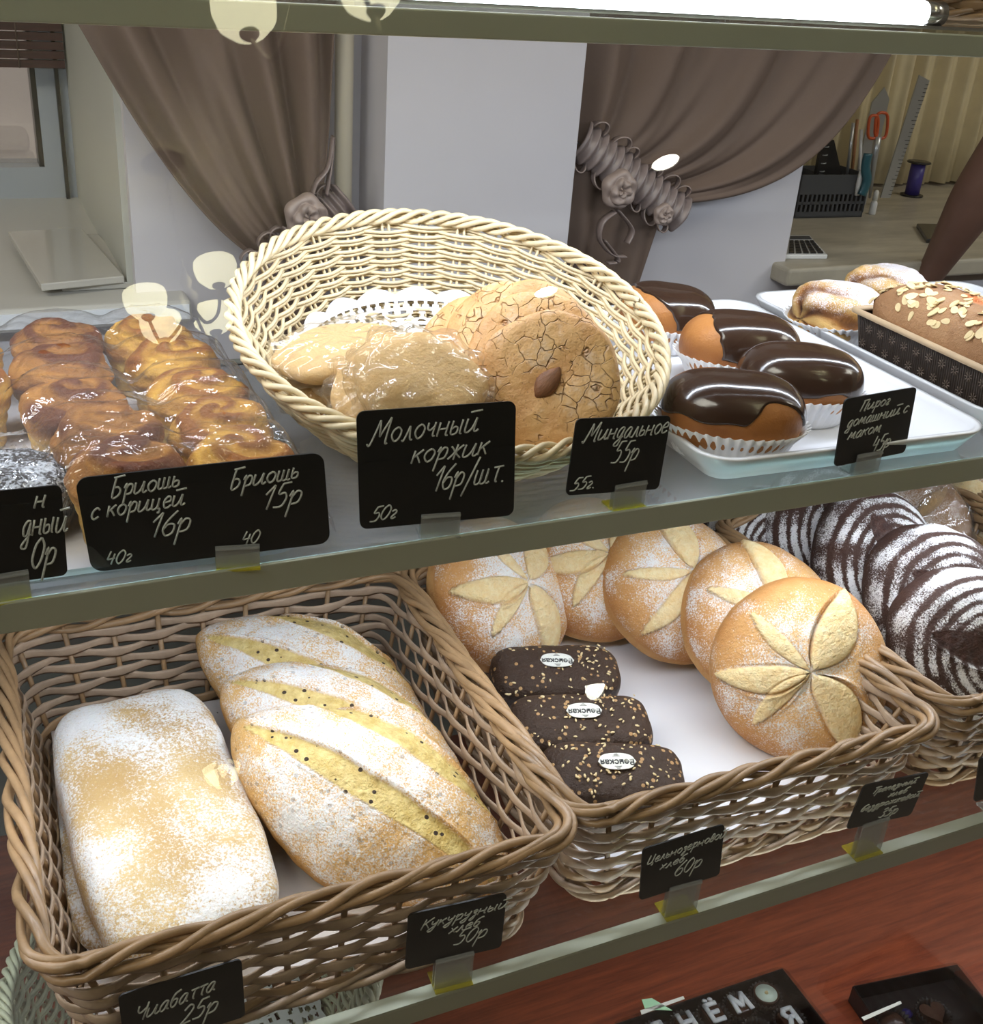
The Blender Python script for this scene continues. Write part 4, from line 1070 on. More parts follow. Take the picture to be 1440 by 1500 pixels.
# striped rye loaves
def ryeflo(x, y, dz, e):
    w = e + 0.028*fbm(x, y, 0*x, 55, 2)
    st = sst(np.sin(w*2*PI*8.5 + 0.6*fbm(x, y, 0*x, 130, 12)), -0.95, 0.3)
    return np.clip(st*(0.66 + 0.60*fbm(x, y, 0*x, 90, 6))*sst(1.04 - e, 0.0, 0.06)*sst(dz, -0.1, 0.06) + 0.12*sst(dz, -.3, .3), 0, 1)
def rye(label, loc, off, spin, seed, A=0.088, B=0.070):
    k = [(0.02*A, 0.02*B, -0.62*A, 0.50*B, 0.20*B, 0.05*B), (0.02*A, -0.02*B, -0.30*A, -0.80*B, 0.21*B, 0.0), (0.0*A, 0, 0.72*A, 0.22*B, 0.19*B, 0.0)]
    return oval(label, loc, facing(loc, *off), A, B, 0.043, spin, k, 'rye_crust', 'rye_bread', 'bread', seed, 'striped rye loaves in the right basket', ryeflo, 0.9, 2.0, lambda x, y, dz, e: 0*x + 0.4, 0.8, 0.55, 260, 130)
rye('dark striped rye loaf at the front right corner, partly out of the picture', (0.752, 0.560, 0.876), (0.50, 0.02), 2.2, 1)
rye('dark striped rye loaf second from the front, cross-shaped cuts at its right', (0.770, 0.625, 0.876), (0.56, 0.12), 2.0, 2)
rye('dark striped rye loaf third from the front with a broad leaf-shaped dark cut', (0.757, 0.697, 0.876), (0.58, 0.18), 1.6, 3)
rye('dark striped rye loaf fourth from the front, just under the shelf rail', (0.752, 0.775, 0.870), (0.55, 0.22), 1.4, 4)
rye('dark rye loaf at the back left of the right basket beside the round loaves', (0.700, 0.808, 0.855), (0.45, 0.2), 0.6, 5, 0.075, 0.062)
# bagged brown loaf behind them and a golden loaf in the next basket
t = roll('brown loaf in a clear bag at the back right of the right basket', (0.870, 0.785, 0.862), facing((0.870, 0.785, 0.862), 0.1, 0.3), 0.070, 0.045, petals5(4, 4, 0.9, 0.12), 0.3, 33, mat='brown_crust', name='brown_bread')
def bagfn(R, H, s, amp=0.003, k=9):
    def fn(dx, dy, dz, ph, th):
        rho = np.sin(th)**0.85; w = amp*(0.6*np.sin(k*ph + 3*fbm(dx, dy, dz, 4, s)) + 0.8*fbm(dx, dy, dz, 7, s+1))
        P = np.stack([(R + w)*rho*np.cos(ph), (R + w)*rho*np.sin(ph), np.where(dz > 0, (H + w)*np.abs(dz)**.95, -(H*.62 + w)*np.abs(dz)**.6)], -1); return P, {}
    return fn
ball('plastic_bag', 'film', t, bagfn(0.073, 0.048, 3), 120, 60)
roll('golden loaf in the farthest basket, only a sliver at the right edge', (0.985, 0.775, 0.862), facing((0.985, 0.775, 0.862), 0.0, 0.2), 0.062, 0.040, petals5(6), 0.9, 41)

# small dark seeded bars with oval paper labels
def seedbar(label, loc, spin, seed, A=0.0535, B=0.027):
    t = oval(label, loc, (-0.05, -0.28, 1), A, B, 0.020, spin, [], 'seed_crust', 'seed_bread', 'bread', seed, 'dark seeded bars in the middle basket', None, 0.55, 4.0, lambda x, y, dz, e: 0*x + .5, 0.5, 0.95, 150, 70)
    r = random.Random(seed)
    first = None
    for k in range(95):                        # sesame and sunflower seeds on the crust
        x = r.uniform(-.9, .9)*A; y = r.uniform(-.92, .9)*B
        z = 0.0203*max(0.02, (1 - max(abs(x)/A, abs(y)/B)**5))**0.5
        if first is None:
            bm = MB(); bm.lathe([(0.0001, -0.0006), (0.0008, -0.0003), (0.0008, 0.0003), (0.0001, 0.0006)], 6)
            bm.V[0][:, 1] *= 2.0; o = bm.build('seed', 'almond_flake', t); first = o
        else: o = first.copy(); link(o); o.parent = t
        s = r.uniform(.6, 1.25); o.location = (x, y, z); o.scale = (s, s, s); o.rotation_euler = (0, 0, r.uniform(0, 6.3))
    lp = MB(); pl = [(0.0135*(1 if abs(math.cos(a)) < .99 else 1.08)*math.copysign(abs(math.cos(a))**.8, math.cos(a)), 0.0072*math.copysign(abs(math.sin(a))**.75, math.sin(a))) for a in np.linspace(0, 2*PI, 36, endpoint=False)]
    lp.prism(pl, 0.0212, 0.0218); l = lp.build('paper_label', 'label_paper', t, False); l['label'] = 'white oval paper label with dark lettering'
    l.location = (r.uniform(-.002, .004), 0.003, 0.0); l.rotation_euler = (0, 0, PI + r.uniform(-.12, .12))
    cu = bpy.data.curves.new('lettering', 'FONT'); cu.body = 'Венская'; cu.size = 0.0066; cu.align_x = 'CENTER'; cu.align_y = 'CENTER'; cu.extrude = 0.0002; cu.offset = 0.00012
    to = bpy.data.objects.new('lettering', cu); link(to); bpy.context.view_layer.update()
    me = bpy.data.meshes.new_from_object(to.evaluated_get(bpy.context.evaluated_depsgraph_get())); bpy.data.objects.remove(to)
    me.materials.clear(); me.materials.append(MATS['label_ink']); to = link(bpy.data.objects.new('lettering', me)); to.parent = l; to.location = (0, 0.0008, 0.0220)
    mb = MB()
    for s in (-1, 1):
        for q in range(3): mb.tube([(x, s*(0.0045 + 0.0009*q) - 0.0*q, 0.0219) for x in (-0.0028 + .0008*q, 0.0028 - .0008*q)], 0.0002, 4)
    mb.build('ornament', 'label_ink', l)
seedbar('dark seeded bar farthest back of the three, oval paper label at its top edge', (0.410, 0.690, 0.842), math.radians(-14), 1, 0.0545)
seedbar('dark seeded bar between the two others, oval label in its middle', (0.398, 0.624, 0.840), math.radians(-16), 2, 0.057)
seedbar('dark seeded bar at the front against the basket rim, labelled', (0.394, 0.563, 0.838), math.radians(-20), 3, 0.054)

# ================================================================== LOWER BASKETS
rect_basket('brown willow basket at the left holding ciabattas and corn loaves', 0.1475, 0.637, 0.318, 0.345, 0.094, Z_LOW + 0.003)
rect_basket('brown willow basket in the middle holding round loaves and seeded bars', 0.4640, 0.640, 0.305, 0.333, 0.094, Z_LOW + 0.003, liner='paper_white')
rect_basket('brown willow basket at the right holding striped rye loaves', 0.7890, 0.645, 0.300, 0.320, 0.094, Z_LOW + 0.003, mat_in='wicker_brown', liner='parchment')
rect_basket('brown willow basket at the far right edge holding a golden loaf', 1.1130, 0.650, 0.300, 0.320, 0.094, Z_LOW + 0.003, mat_in='wicker_brown', liner='parchment')

# poppy seeds fallen on the paper
rr = random.Random(8); mb = MB()
for k in range(26):
    px, py = rr.choice([(320, 1000), (340, 1040), (78, 1060), (375, 1215), (390, 1260), (405, 1330), (240, 962), (300, 975)])
    p = at_z(px + rr.uniform(-22, 22), py + rr.uniform(-14, 14), 0.8145); a = rr.uniform(0, 3)
    mb.tube([(p.x, p.y, p.z), (p.x + 0.0015*math.cos(a), p.y + 0.0015*math.sin(a), p.z)], 0.0006, 5)
o = mb.build('fallen_seeds', 'device_dark'); tag(o, 'dark seeds scattered on the parchment around the ciabatta', 'seeds', kind='stuff')

# ================================================================== MIDDLE SHELF, round tilted basket
BC = Vector((0.3228, 0.7477, 1.1413)); BN = Vector((-0.013, -0.256, 0.967)).normalized()
BM = frame(BC, BN, 0)
round_basket('round cream wicker basket tilted towards the front, holding cookies', BM, 0.158, 0.064, 0.100, ns=30, rows=18, turns=17)
o = doily('round white lace paper doily lining the cream wicker basket', BM @ Matrix.Translation((0, 0.004, -0.059)), 0.112)
me = o.data
for v in me.vertices:
    r = math.hypot(v.co.x, v.co.y); 
    if r > 0.100: v.co.z += (r - 0.100)*1.2
def cookie(label, loc, n, R, seed, almond=None, group='almond cookies in the wicker basket'):
    t = thing('almond_cookie', label, 'cookie', M=frame(loc, n, seed), group=group)
    def fn(dx, dy, dz, ph, th):
        rho = np.sin(th)**0.42; wob = 1 + 0.02*np.sin(3*ph + seed) + 0.012*np.sin(7*ph + seed)
        x = R*rho*np.cos(ph)*wob; y = R*rho*np.sin(ph)*wob
        q = np.sqrt(x*x + y*y)/R
        z = np.where(dz > 0, 0.0085*np.abs(dz)**0.6 - 0.002*np.exp(-(q/.2)**2), -0.0035*np.abs(dz)**.3) + 0.0007*fbm(x, y, 0*x, 130, seed)
        return np.stack([x, y, z], -1), {}
    ball('biscuit', 'cookie_crust', t, fn, 120, 60)
    if almond:
        am = MB(); P = [(x, 0, 0.0085) for x in np.linspace(-0.0125, 0.0125, 9)]
        am.tube(P, 0.0034, 10, up=(0, 0, 1), r2=0.0075, taper=[.1, .55, .85, 1, 1, .9, .7, .42, .08]); a = am.build('almond', 'almond_skin', t); a.rotation_euler = (0, 0, almond)
    return t
L5 = ['cracked almond cookie at the front of the fan, whole almond in its middle', 'almond cookie just behind the front one in the fan', 'almond cookie in the middle of the fan', 'almond cookie second from the back of the fan', 'almond cookie at the back left of the fan']
fn0 = facing((0.345, 0.655, 1.115), -0.05, 0.10)
rx = Vector((0, 0, 1)).cross(fn0).normalized(); ux = fn0.cross(rx)
cp = [(803, 562, 0.742, .0485), (786, 530, 0.757, .048), (765, 506, 0.772, .0465), (735, 503, 0.788, .045), (690, 508, 0.803, .041)]
for k, (px, py, dp, R) in enumerate(cp):
    loc = CAM + ray(px, py)*(dp*1.02)
    nk = (fn0 + rx*(-0.10*k) + ux*(0.07*k)).normalized() if k else fn0
    c = cookie(L5[k], loc, nk, R, k*1.3 + 0.2 if k else 0.0, almond=(0.45 if k == 0 else None))
# milk biscuits in hazy bags
def milk(label, loc, off, A, B, H, spin, seed, group='bagged milk biscuits'):
    n = facing(loc, *off)
    t = thing('milk_biscuit', label, 'biscuit', M=frame(loc, n, spin), group=group)
    def fn(dx, dy, dz, ph, th):
        rho = np.sin(th)**0.7; w = 1 + 0.04*np.sin(5*ph)
        x = A*rho*np.cos(ph)*w; y = B*rho*np.sin(ph)*w
        z = H*np.sign(dz)*np.abs(dz)**.8*(0.9 + 0.12*fbm(x, y, 0*x, 80, seed))
        return np.stack([x, y, z], -1), dict(tone=np.clip(.75 + .3*dz, 0, 1))
    ball('biscuit', 'dough_biscuit', t, fn, 110, 50)
    def fb(dx, dy, dz, ph, th):
        rho = np.sin(th)**0.7; w = 0.0022*np.sin(11*ph + 2.5*fbm(dx, dy, dz, 5, seed))*np.sin(th) + 0.0035*np.maximum(0, fbm(dx, dy, dz, 9, seed+2))
        x = (A + .004 + w)*rho*np.cos(ph); y = (B + .004 + w)*rho*np.sin(ph)
        z = (H + .0025 + w)*np.sign(dz)*np.abs(dz)**.8
        return np.stack([x, y, z], -1), {}
    ball('plastic_bag', 'film_hazy', t, fb, 160, 70)
milk('bagged pale milk biscuit at the back left of the wicker basket', CAM + ray(497, 516)*0.787, (-0.1, 0.88), 0.046, 0.034, 0.011, 0.1, 3)
milk('bagged milk biscuit at the front, creased bag, in front of the doily', CAM + ray(615, 562)*0.7364, (0.15, 0.45), 0.044, 0.034, 0.019, -0.45, 5)
milk('bagged milk biscuit underneath the front one, peeking out at its left', CAM + ray(545, 580)*0.7528, (-0.2, 0.35), 0.026, 0.030, 0.013, 0.2, 7)
milk('brown milk biscuit lowest at the left side of the wicker basket', CAM + ray(470, 562)*0.7905, (-0.2, 0.6), 0.028, 0.022, 0.010, 0.3, 9)

# ================================================================== chocolate buns on the white tray
def tray(label, cx, cy, w, d, h=0.018, rot=0.0):
    t = thing('serving_tray', label, 'tray', M=Matrix.Translation((cx, cy, Z_SH + 0.0006)) @ Matrix.Rotation(rot, 4, 'Z'))
    lay = [(-0.016, 0.0), (-0.014, 0.0), (-0.006, h*0.55), (0, h), (0.0, h + .0015), (-0.005, h + .0012), (-0.0065, h*.85), (-0.015, 0.006), (-0.022, 0.0032), (-0.05, 0.0030)]
    V = []; Fc = []; n = None
    for off, z in lay:
        p = rrect(w + 2*off, d + 2*off, max(0.004, 0.028 + off), 8); n = len(p); V += [(x, y, z) for x, y in p]
    for i in range(len(lay) - 1):
        for j in range(n): Fc.append((i*n + j, i*n + (j+1) % n, (i+1)*n + (j+1) % n, (i+1)*n + j))
    Fc += [tuple(range(n))[::-1], tuple((len(lay)-1)*n + j for j in range(n))]
    mesh_obj('tray_body', V, Fc, 'tray_plastic', t)
    return t
tray('white plastic tray in the middle holding chocolate-glazed buns', 0.5915, 0.762, 0.262, 0.355, 0.020, math.radians(-1.5))
tray('white plastic tray at the right holding pastries and a loaf cake', 0.890, 0.775, 0.300, 0.350, 0.020, math.radians(-1.0))
def paper_cup(parent, A, B, h, pleats=44, z0=0.0, flare=1.12):
    V = []; Fc = []; n = pleats*6
    for k, (f, z) in enumerate(((0.80, 0.0), (0.84, h*.15), (0.94, h*.6), (1.0*flare, h))):
        for j in range(n):
            a = 2*PI*j/n; p = 1 + 0.030*(0.3 + k*.3)*math.sin(a*pleats); V.append((A*f*p*math.cos(a), B*f*p*math.sin(a), z0 + z + (0.0012*math.sin(a*pleats) if k == 3 else 0)))
    for i in range(3):
        for j in range(n): Fc.append((i*n+j, i*n+(j+1) % n, (i+1)*n+(j+1) % n, (i+1)*n+j))
    Fc.append(tuple(range(n))[::-1])
    o = mesh_obj('paper_cup', V, Fc, 'cup_paper', parent, True); m = o.modifiers.new('solid', 'SOLIDIFY'); m.thickness = 0.0004
    return o
def bun(label, x, y, A, B, H, rot, seed, cover, z=0.0):
    t = thing('chocolate_bun', label, 'bun', M=Matrix.Translation((x, y, Z_SH + 0.0045 + z)) @ Matrix.Rotation(math.radians(rot), 4, 'Z'), group='chocolate-glazed buns on the tray')
    c = H*0.52
    def shape(dx, dy, dz, ph, th, off=0.0):
        sup = (np.abs(np.cos(ph))**2.5 + np.abs(np.sin(ph))**2.5)**(-1/2.5); rho = np.sin(th)**0.66*sup
        X_ = (A + off)*rho*np.cos(ph); Y_ = (B + off)*rho*np.sin(ph) + 0.10*B*(np.cos(ph)*rho)**2
        Z_ = c + (H - c + off)*np.sign(dz)*np.abs(dz)**0.9*np.where(dz < 0, 0.9*c/(H - c), 1.0) 
        l = 0.0012*fbm(X_, Y_, Z_, 55, seed)
        return np.stack([X_ + dx*l, Y_ + dy*l, Z_ + dz*l], -1)
    ball('bun_body', 'bun_crust', t, lambda dx, dy, dz, ph, th: (shape(dx, dy, dz, ph, th), dict(tone=np.clip(.35 + .5*np.abs(dz) + .2*fbm(dx, dy, dz, 5, seed), 0, 1))), 140, 70)
    def gl(dx, dy, dz, ph, th):
        m = cover(dx, dy, dz) + 0.07*fbm(dx, dy, dz, 6, seed+2) + 0.03*np.sin(9*ph + seed)
        off = -0.0022 + 0.0040*sst(m, -0.04, 0.06); P = shape(dx, dy, dz, ph, th)
        nn = np.stack([dx/A, dy/B, dz/(H*.5)], -1); nn /= np.linalg.norm(nn, axis=-1)[..., None]
        return P + nn*off[..., None], {}
    ball('chocolate_glaze', 'choc_glaze', t, gl, 260, 130)
    paper_cup(t, A*0.97, B*0.98, H*0.44)
    return t
bun('chocolate bun at the front left of the tray, glaze torn over a crumbly brown side', 0.505, 0.637, 0.052, 0.036, 0.059, -29, 1, lambda x, y, z: z + 0.10 - 0.85*sst(x, 0.05, 0.45)*sst(-y, 0.35, 0.7) - 0.2*sst(-y, 0.2, .9))
bun('chocolate bun at the front right of the tray, smooth glaze with a bright sheen', 0.603, 0.684, 0.049, 0.035, 0.057, -27, 2, lambda x, y, z: z + 0.05)
bun('chocolate bun in the middle of the tray, brown end bare at its left', 0.600, 0.765, 0.051, 0.036, 0.060, -27, 3, lambda x, y, z: np.minimum(z + 0.12, (x + 0.42)*1.6 + 0.8*np.maximum(0, y)))
bun('chocolate bun at the back of the tray, bare brown side with white specks', 0.588, 0.866, 0.046, 0.035, 0.056, -30, 4, lambda x, y, z: np.minimum(z + 0.12, (x + 0.35)*1.3 + 0.7*y + .25*z))

# pastries with powdered sugar
def snail(label, x, y, R, H, rot, seed):
    t = thing('sugared_pastry', label, 'pastry', M=Matrix.Translation((x, y, Z_SH + 0.0045)) @ Matrix.Rotation(math.radians(rot), 4, 'Z'), group='sugared pastries on the right tray')
    def fn(dx, dy, dz, ph, th):
        rho = np.sin(th)**0.7; x_ = R*1.25*rho*np.cos(ph); y_ = R*rho*np.sin(ph); z_ = H*.5 + H*.5*np.sign(dz)*np.abs(dz)**.85
        # folded strips radiating from an opening at the left end
        g = np.sin(5*np.arctan2(dz*1.0 + .1, -dy) + 6*dx + 1.5*fbm(dx, dy, dz, 3, seed)); gv = 0.45*sst(g, -0.4, -0.95)*sst(-dx, -0.1, 0.4)
        hole = np.exp(-(((dx + 0.80)/.35)**2 + ((dz - 0.15)/.35)**2 + (dy/.5)**2))
        h = 0.0022*g*sst(-dx, -0.4, 0.3) + 0.0018*fbm(dx, dy, dz, 7, seed) - 0.006*hole
        P = np.stack([x_ + dx*h, y_ + dy*h, z_ + dz*h], -1)
        return P, dict(cut=np.clip(gv*.9 + hole*.9, 0, 1), flour=np.clip(sst(dz, 0.0, .6)*(0.55 + .8*sst(dx, -.4, .3)), 0, 1), tone=np.clip(.45 + .5*g*sst(-dx, -.4, .3) + .3*fbm(dx, dy, dz, 4, seed), 0, 1))
    ball('pastry_body', 'pastry_crust', t, fn, 180, 90)
    paper_cup(t, R*1.2, R*0.98, H*0.40, 38)
    return t
snail('sugar-dusted fruit pastry nearest the front on the right tray', 0.778, 0.852, 0.040, 0.052, 6, 3)
snail('sugar-dusted pastry at the back of the right tray behind the loaf cake', 0.888, 0.905, 0.040, 0.050, 10, 5)

# loaf cake in a printed paper mould with almond flakes
def loaf_cake():
    x0, x1, y0, y1, h = 0.748, 0.838, 0.600, 0.797, 0.046
    cx, cy = (x0+x1)/2, (y0+y1)/2
    t = thing('loaf_cake', 'loaf cake in a dark printed paper mould, scattered with almond flakes', 'cake', M=Matrix.Translation((cx, cy, Z_SH + 0.0045)) @ Matrix.Rotation(math.radians(-1.5), 4, 'Z'))
    W_, D_ = x1 - x0, y1 - y0
    V = []; Fc = []
    lay = [(-0.008, 0), (-0.0005, h*.97), (0.001, h), (-0.0035, h + 0.0005), (-0.0045, h*.9)]
    for off, z in lay[:2]:
        p = rrect(W_ + 2*off, D_ + 2*off, 0.006, 4); n = len(p); V += [(a, b, z) for a, b in p]
    for j in range(n): Fc.append((j, (j+1) % n, n + (j+1) % n, n + j))
    Fc.append(tuple(range(n))[::-1]); o = mesh_obj('paper_mould', V, Fc, 'mould_paper', t, False); m = o.modifiers.new('solid', 'SOLIDIFY'); m.thickness = 0.0012
    # fine upright corrugation and rosette print on the mould
    mb = MB(); L = D_ - .02
    for k in range(70):
        y = -L/2 + L*k/69; mb.tube([(-W_/2 + 0.0078, y*0.985, 0.002), (-W_/2 - 0.0002, y, h*.94)], 0.0005, 4)
    for k in range(30):
        x = -W_/2 + .01 + (W_ - .02)*k/29; mb.tube([(x*0.9, -D_/2 + 0.0078, 0.002), (x, -D_/2 - 0.0002, h*.94)], 0.0005, 4)
    mb.build('corrugation', 'mould_paper', t)
    mb = MB()
    for k in range(11):
        for r_, zz in ((0, .74), (1, .40)):
            y = -L/2 + L*(k + .5*r_ + .3)/11.2; z = h*zz; x = -W_/2 + 0.0078*(1 - zz) - 0.0012
            for q in range(8):
                a = 2*PI*q/8; mb.tube([(x - 0.0002, y + 0.0012*math.cos(a), z + 0.0012*math.sin(a)), (x - 0.0002, y + 0.0042*math.cos(a), z + 0.0042*math.sin(a))], 0.00038, 4)
    mb.build('print', 'mould_print', t)
    rim = rrect(W_ + .001, D_ + .001, 0.006, 6); MB().tube([(a, b, h) for a, b in rim], 0.0030, 6, True, up=(0, 0, 1), r2=0.0042).build('mould_rim', 'mould_rim', t)
    A, B = W_/2 - 0.003, D_/2 - 0.003
    def top(x, y): 
        q = 1 - min(1, (abs(x)/A)**3.5); q2 = 1 - min(1, (abs(y)/B)**6); return h - 0.006 + 0.040*math.sqrt(max(0, q*q2))
    def fn(dx, dy, dz, ph, th):
        sup = (np.abs(np.cos(ph))**5 + np.abs(np.sin(ph))**5)**(-.2); rho = np.sin(th)**0.5*sup
        x = A*rho*np.cos(ph); y = B*rho*np.sin(ph)
        q = np.clip(1 - (np.abs(x)/A)**3.5, 0, 1)*np.clip(1 - (np.abs(y)/B)**6, 0, 1)
        z = np.where(dz > 0, h - 0.006 + 0.040*np.sqrt(q), 0.004 + (h - .01)*(1 - np.abs(dz)**.3))
        crack = sst(fbm(x, y, 0*x, 50, 8) + 0.9*np.exp(-((x - 0.002)/0.018)**2) , 0.35, 0.60)*sst(dz, .2, .6)*sst(B - np.abs(y), 0.012, .02)
        z = z + crack*0.0035*fbm(x, y, 0*x, 330, 5) + 0.0012*fbm(x, y, 0*x, 90, 3)
        return np.stack([x*np.where(dz > 0, 1, .93), y*np.where(dz > 0, 1, .97), z], -1), dict(cut=crack, flour=sst(dz, .3, .9)*.25, tone=0.5 + .3*fbm(x, y, 0*x, 60, 1))
    ball('cake_body', 'cake_crust', t, fn, 200, 110)
    r = random.Random(5); first = None; n = 0
    while n < 190:
        x = r.uniform(-.94, .94)*A; y = r.uniform(-.96, .96)*B
        if abs(x - 0.004) < 0.012 and r.random() < .7 and abs(y) < B*.85: continue
        e = 0.001; nz = Vector((-(top(x+e, y) - top(x-e, y))/(2*e), -(top(x, y+e) - top(x, y-e))/(2*e), 1)).normalized()
        if first is None:
            mb = MB(); pl = [(0.0052*math.cos(a)*(1.1 if math.cos(a) > 0 else 1), 0.0034*math.sin(a)*(1 - .25*math.cos(a))) for a in np.linspace(0, 2*PI, 12, endpoint=False)]
            mb.prism(pl, -0.0005, 0.0005); o = mb.build('almond_flake', 'almond_flake', t, False); first = o
        else: o = first.copy(); link(o); o.parent = t
        s = r.uniform(.65, 1.15); jit = Vector((r.uniform(-.35, .35), r.uniform(-.35, .35), 0))
        o.matrix_local = frame((x, y, top(x, y) + 0.0012), nz + jit, r.uniform(0, 6.3)) @ Matrix.Scale(s, 4); n += 1
loaf_cake()

# ================================================================== wrapped brioches at the left
sheet = MB().prism(rrect(0.34, 0.315, 0.02, 5), 0, 0.004).build('paper_tray', 'paper_white', None, False); sheet.location = (-0.0, 0.755, Z_SH + 0.0006)
tag(sheet, 'white card tray under the wrapped brioches', 'tray')
ZB = Z_SH + 0.0052
def brioche(label, x, y, R, H, seed, mat, swirl, group):
    t = thing('brioche', label, 'brioche', M=Matrix.Translation((x, y, ZB)) @ Matrix.Rotation(seed*1.7, 4, 'Z'), group=group)
    def fn(dx, dy, dz, ph, th):
        tp = dz > 0
        rho = np.where(tp, np.sin(th)**0.75, 0.86 + 0.14*np.sin(th)**.5*1.0)
        rho = np.where(tp, rho, np.where(th > PI*0.96, (PI - th)/(PI*0.04)*.86, 1.0 - 0.16*np.clip((th - PI/2)/(PI*.46), 0, 1)))
        r_ = R*rho; q = rho
        hb = H*0.66
        z = np.where(tp, hb + (H - hb)*np.abs(dz)**0.8, hb*(1 - np.clip((th - PI/2)/(PI*.46), 0, 1)))
        phase = swirl*ph - 10.5*q + 1.5*fbm(dx, dy, 0*dx, 3, seed)
        rid = np.sin(phase); rid = np.sign(rid)*np.abs(rid)**.7; m = sst(dz, 0.03, 0.25)*sst(q, 0.0, .12)
        lay = np.sin(z*620 + 2.5*np.sin(ph*2 + seed) + 2*fbm(dx, dy, dz, 3, seed))*(1 - m)*sst(q, .8, .9)
        bul = 1.0 + 0.06*np.exp(-((z - hb)/0.008)**2)
        h = 0.0018*rid*m + 0.0010*lay + 0.0030*fbm(dx, dy, dz, 4, seed) + 0.0014*np.abs(fbm(dx, dy, dz, 9, seed + 3))*m
        P = np.stack([(r_*bul + h*.7*np.abs(np.sin(th)))*np.cos(ph), (r_*bul + h*.7*np.abs(np.sin(th)))*np.sin(ph), z + h*np.clip(dz, 0, 1)], -1)
        tone = np.clip(0.42 - 0.38*rid*m + 0.50*fbm(dx, dy, dz, 3.5, seed+1), 0, 1)
        tone = np.where(tp, tone, np.clip(tone, .2, .8)); cut = sst(-dz, 0.12, 0.5)*0.85
        return P, dict(tone=tone, cut=cut, edge=np.clip(sst(-rid, .55, .95)*m*.7, 0, 1))
    ball('brioche_body', mat, t, fn, 150, 80)
cin = [((0.056, 0.862), 'cinnamon brioche at the back of its wrapped row'), ((0.052, 0.800), 'cinnamon brioche second from the back of its row'), ((0.054, 0.738), 'cinnamon brioche in the middle of its wrapped row'), ((0.068, 0.680), 'dark glossy cinnamon brioche second from the front of its row'), ((0.070, 0.628), 'cinnamon brioche at the front, just behind the wide price card')]
for k, ((x, y), lb) in enumerate(cin): brioche(lb, x, y, 0.0315, 0.056 + 0.003*(k % 2), k + 1, 'brioche_crust', 1, 'cinnamon brioches')
bri = [((0.122, 0.866), 'golden plain brioche at the back of the right-hand row'), ((0.129, 0.802), 'golden plain brioche second from the back, bright top'), ((0.134, 0.738), 'golden plain brioche in the middle of the right-hand row'), ((0.136, 0.677), 'golden swirled brioche second from the front of the right-hand row'), ((0.137, 0.624), 'golden brioche at the front right, behind the wide price card')]
for k, ((x, y), lb) in enumerate(bri): brioche(lb, x, y, 0.0310, 0.055 + 0.002*(k % 2), k + 11, 'brioche_gold', 2, 'plain brioches')
for k, ((x, y), lb) in enumerate([((-0.014, 0.855), 'brioche at the back at the left picture edge, only a sliver showing'), ((-0.014, 0.790), 'brioche at the left picture edge in front of the backmost one')]): brioche(lb, x, y, 0.0310, 0.055, k + 31, 'brioche_gold', 2, 'plain brioches')
# dark sugared muffin in a translucent cup
t = thing('sugared_muffin', 'dark chocolate muffin dusted with coarse sugar behind the left price card', 'muffin', M=Matrix.Translation((0.008, 0.662, ZB)))
def fm_(dx, dy, dz, ph, th):
    rho = np.sin(th)**.7; h = 0.002*fbm(dx, dy, dz, 9, 3)
    return np.stack([(0.037 + h)*rho*np.cos(ph), (0.037 + h)*rho*np.sin(ph), 0.020 + (0.021 + h)*np.sign(dz)*np.abs(dz)**.9*np.where(dz < 0, .9, 1)], -1), dict(flour=np.clip(.62 + .4*fbm(dx, dy, dz, 12, 5), 0, 1)*(dz > -.1), tone=0*dx+.3)
ball('muffin_body', 'sugar_chocolate', t, fm_, 130, 60)
pc = paper_cup(t, 0.040, 0.040, 0.030, 40); pc.data.materials[0] = MATS['film_hazy']
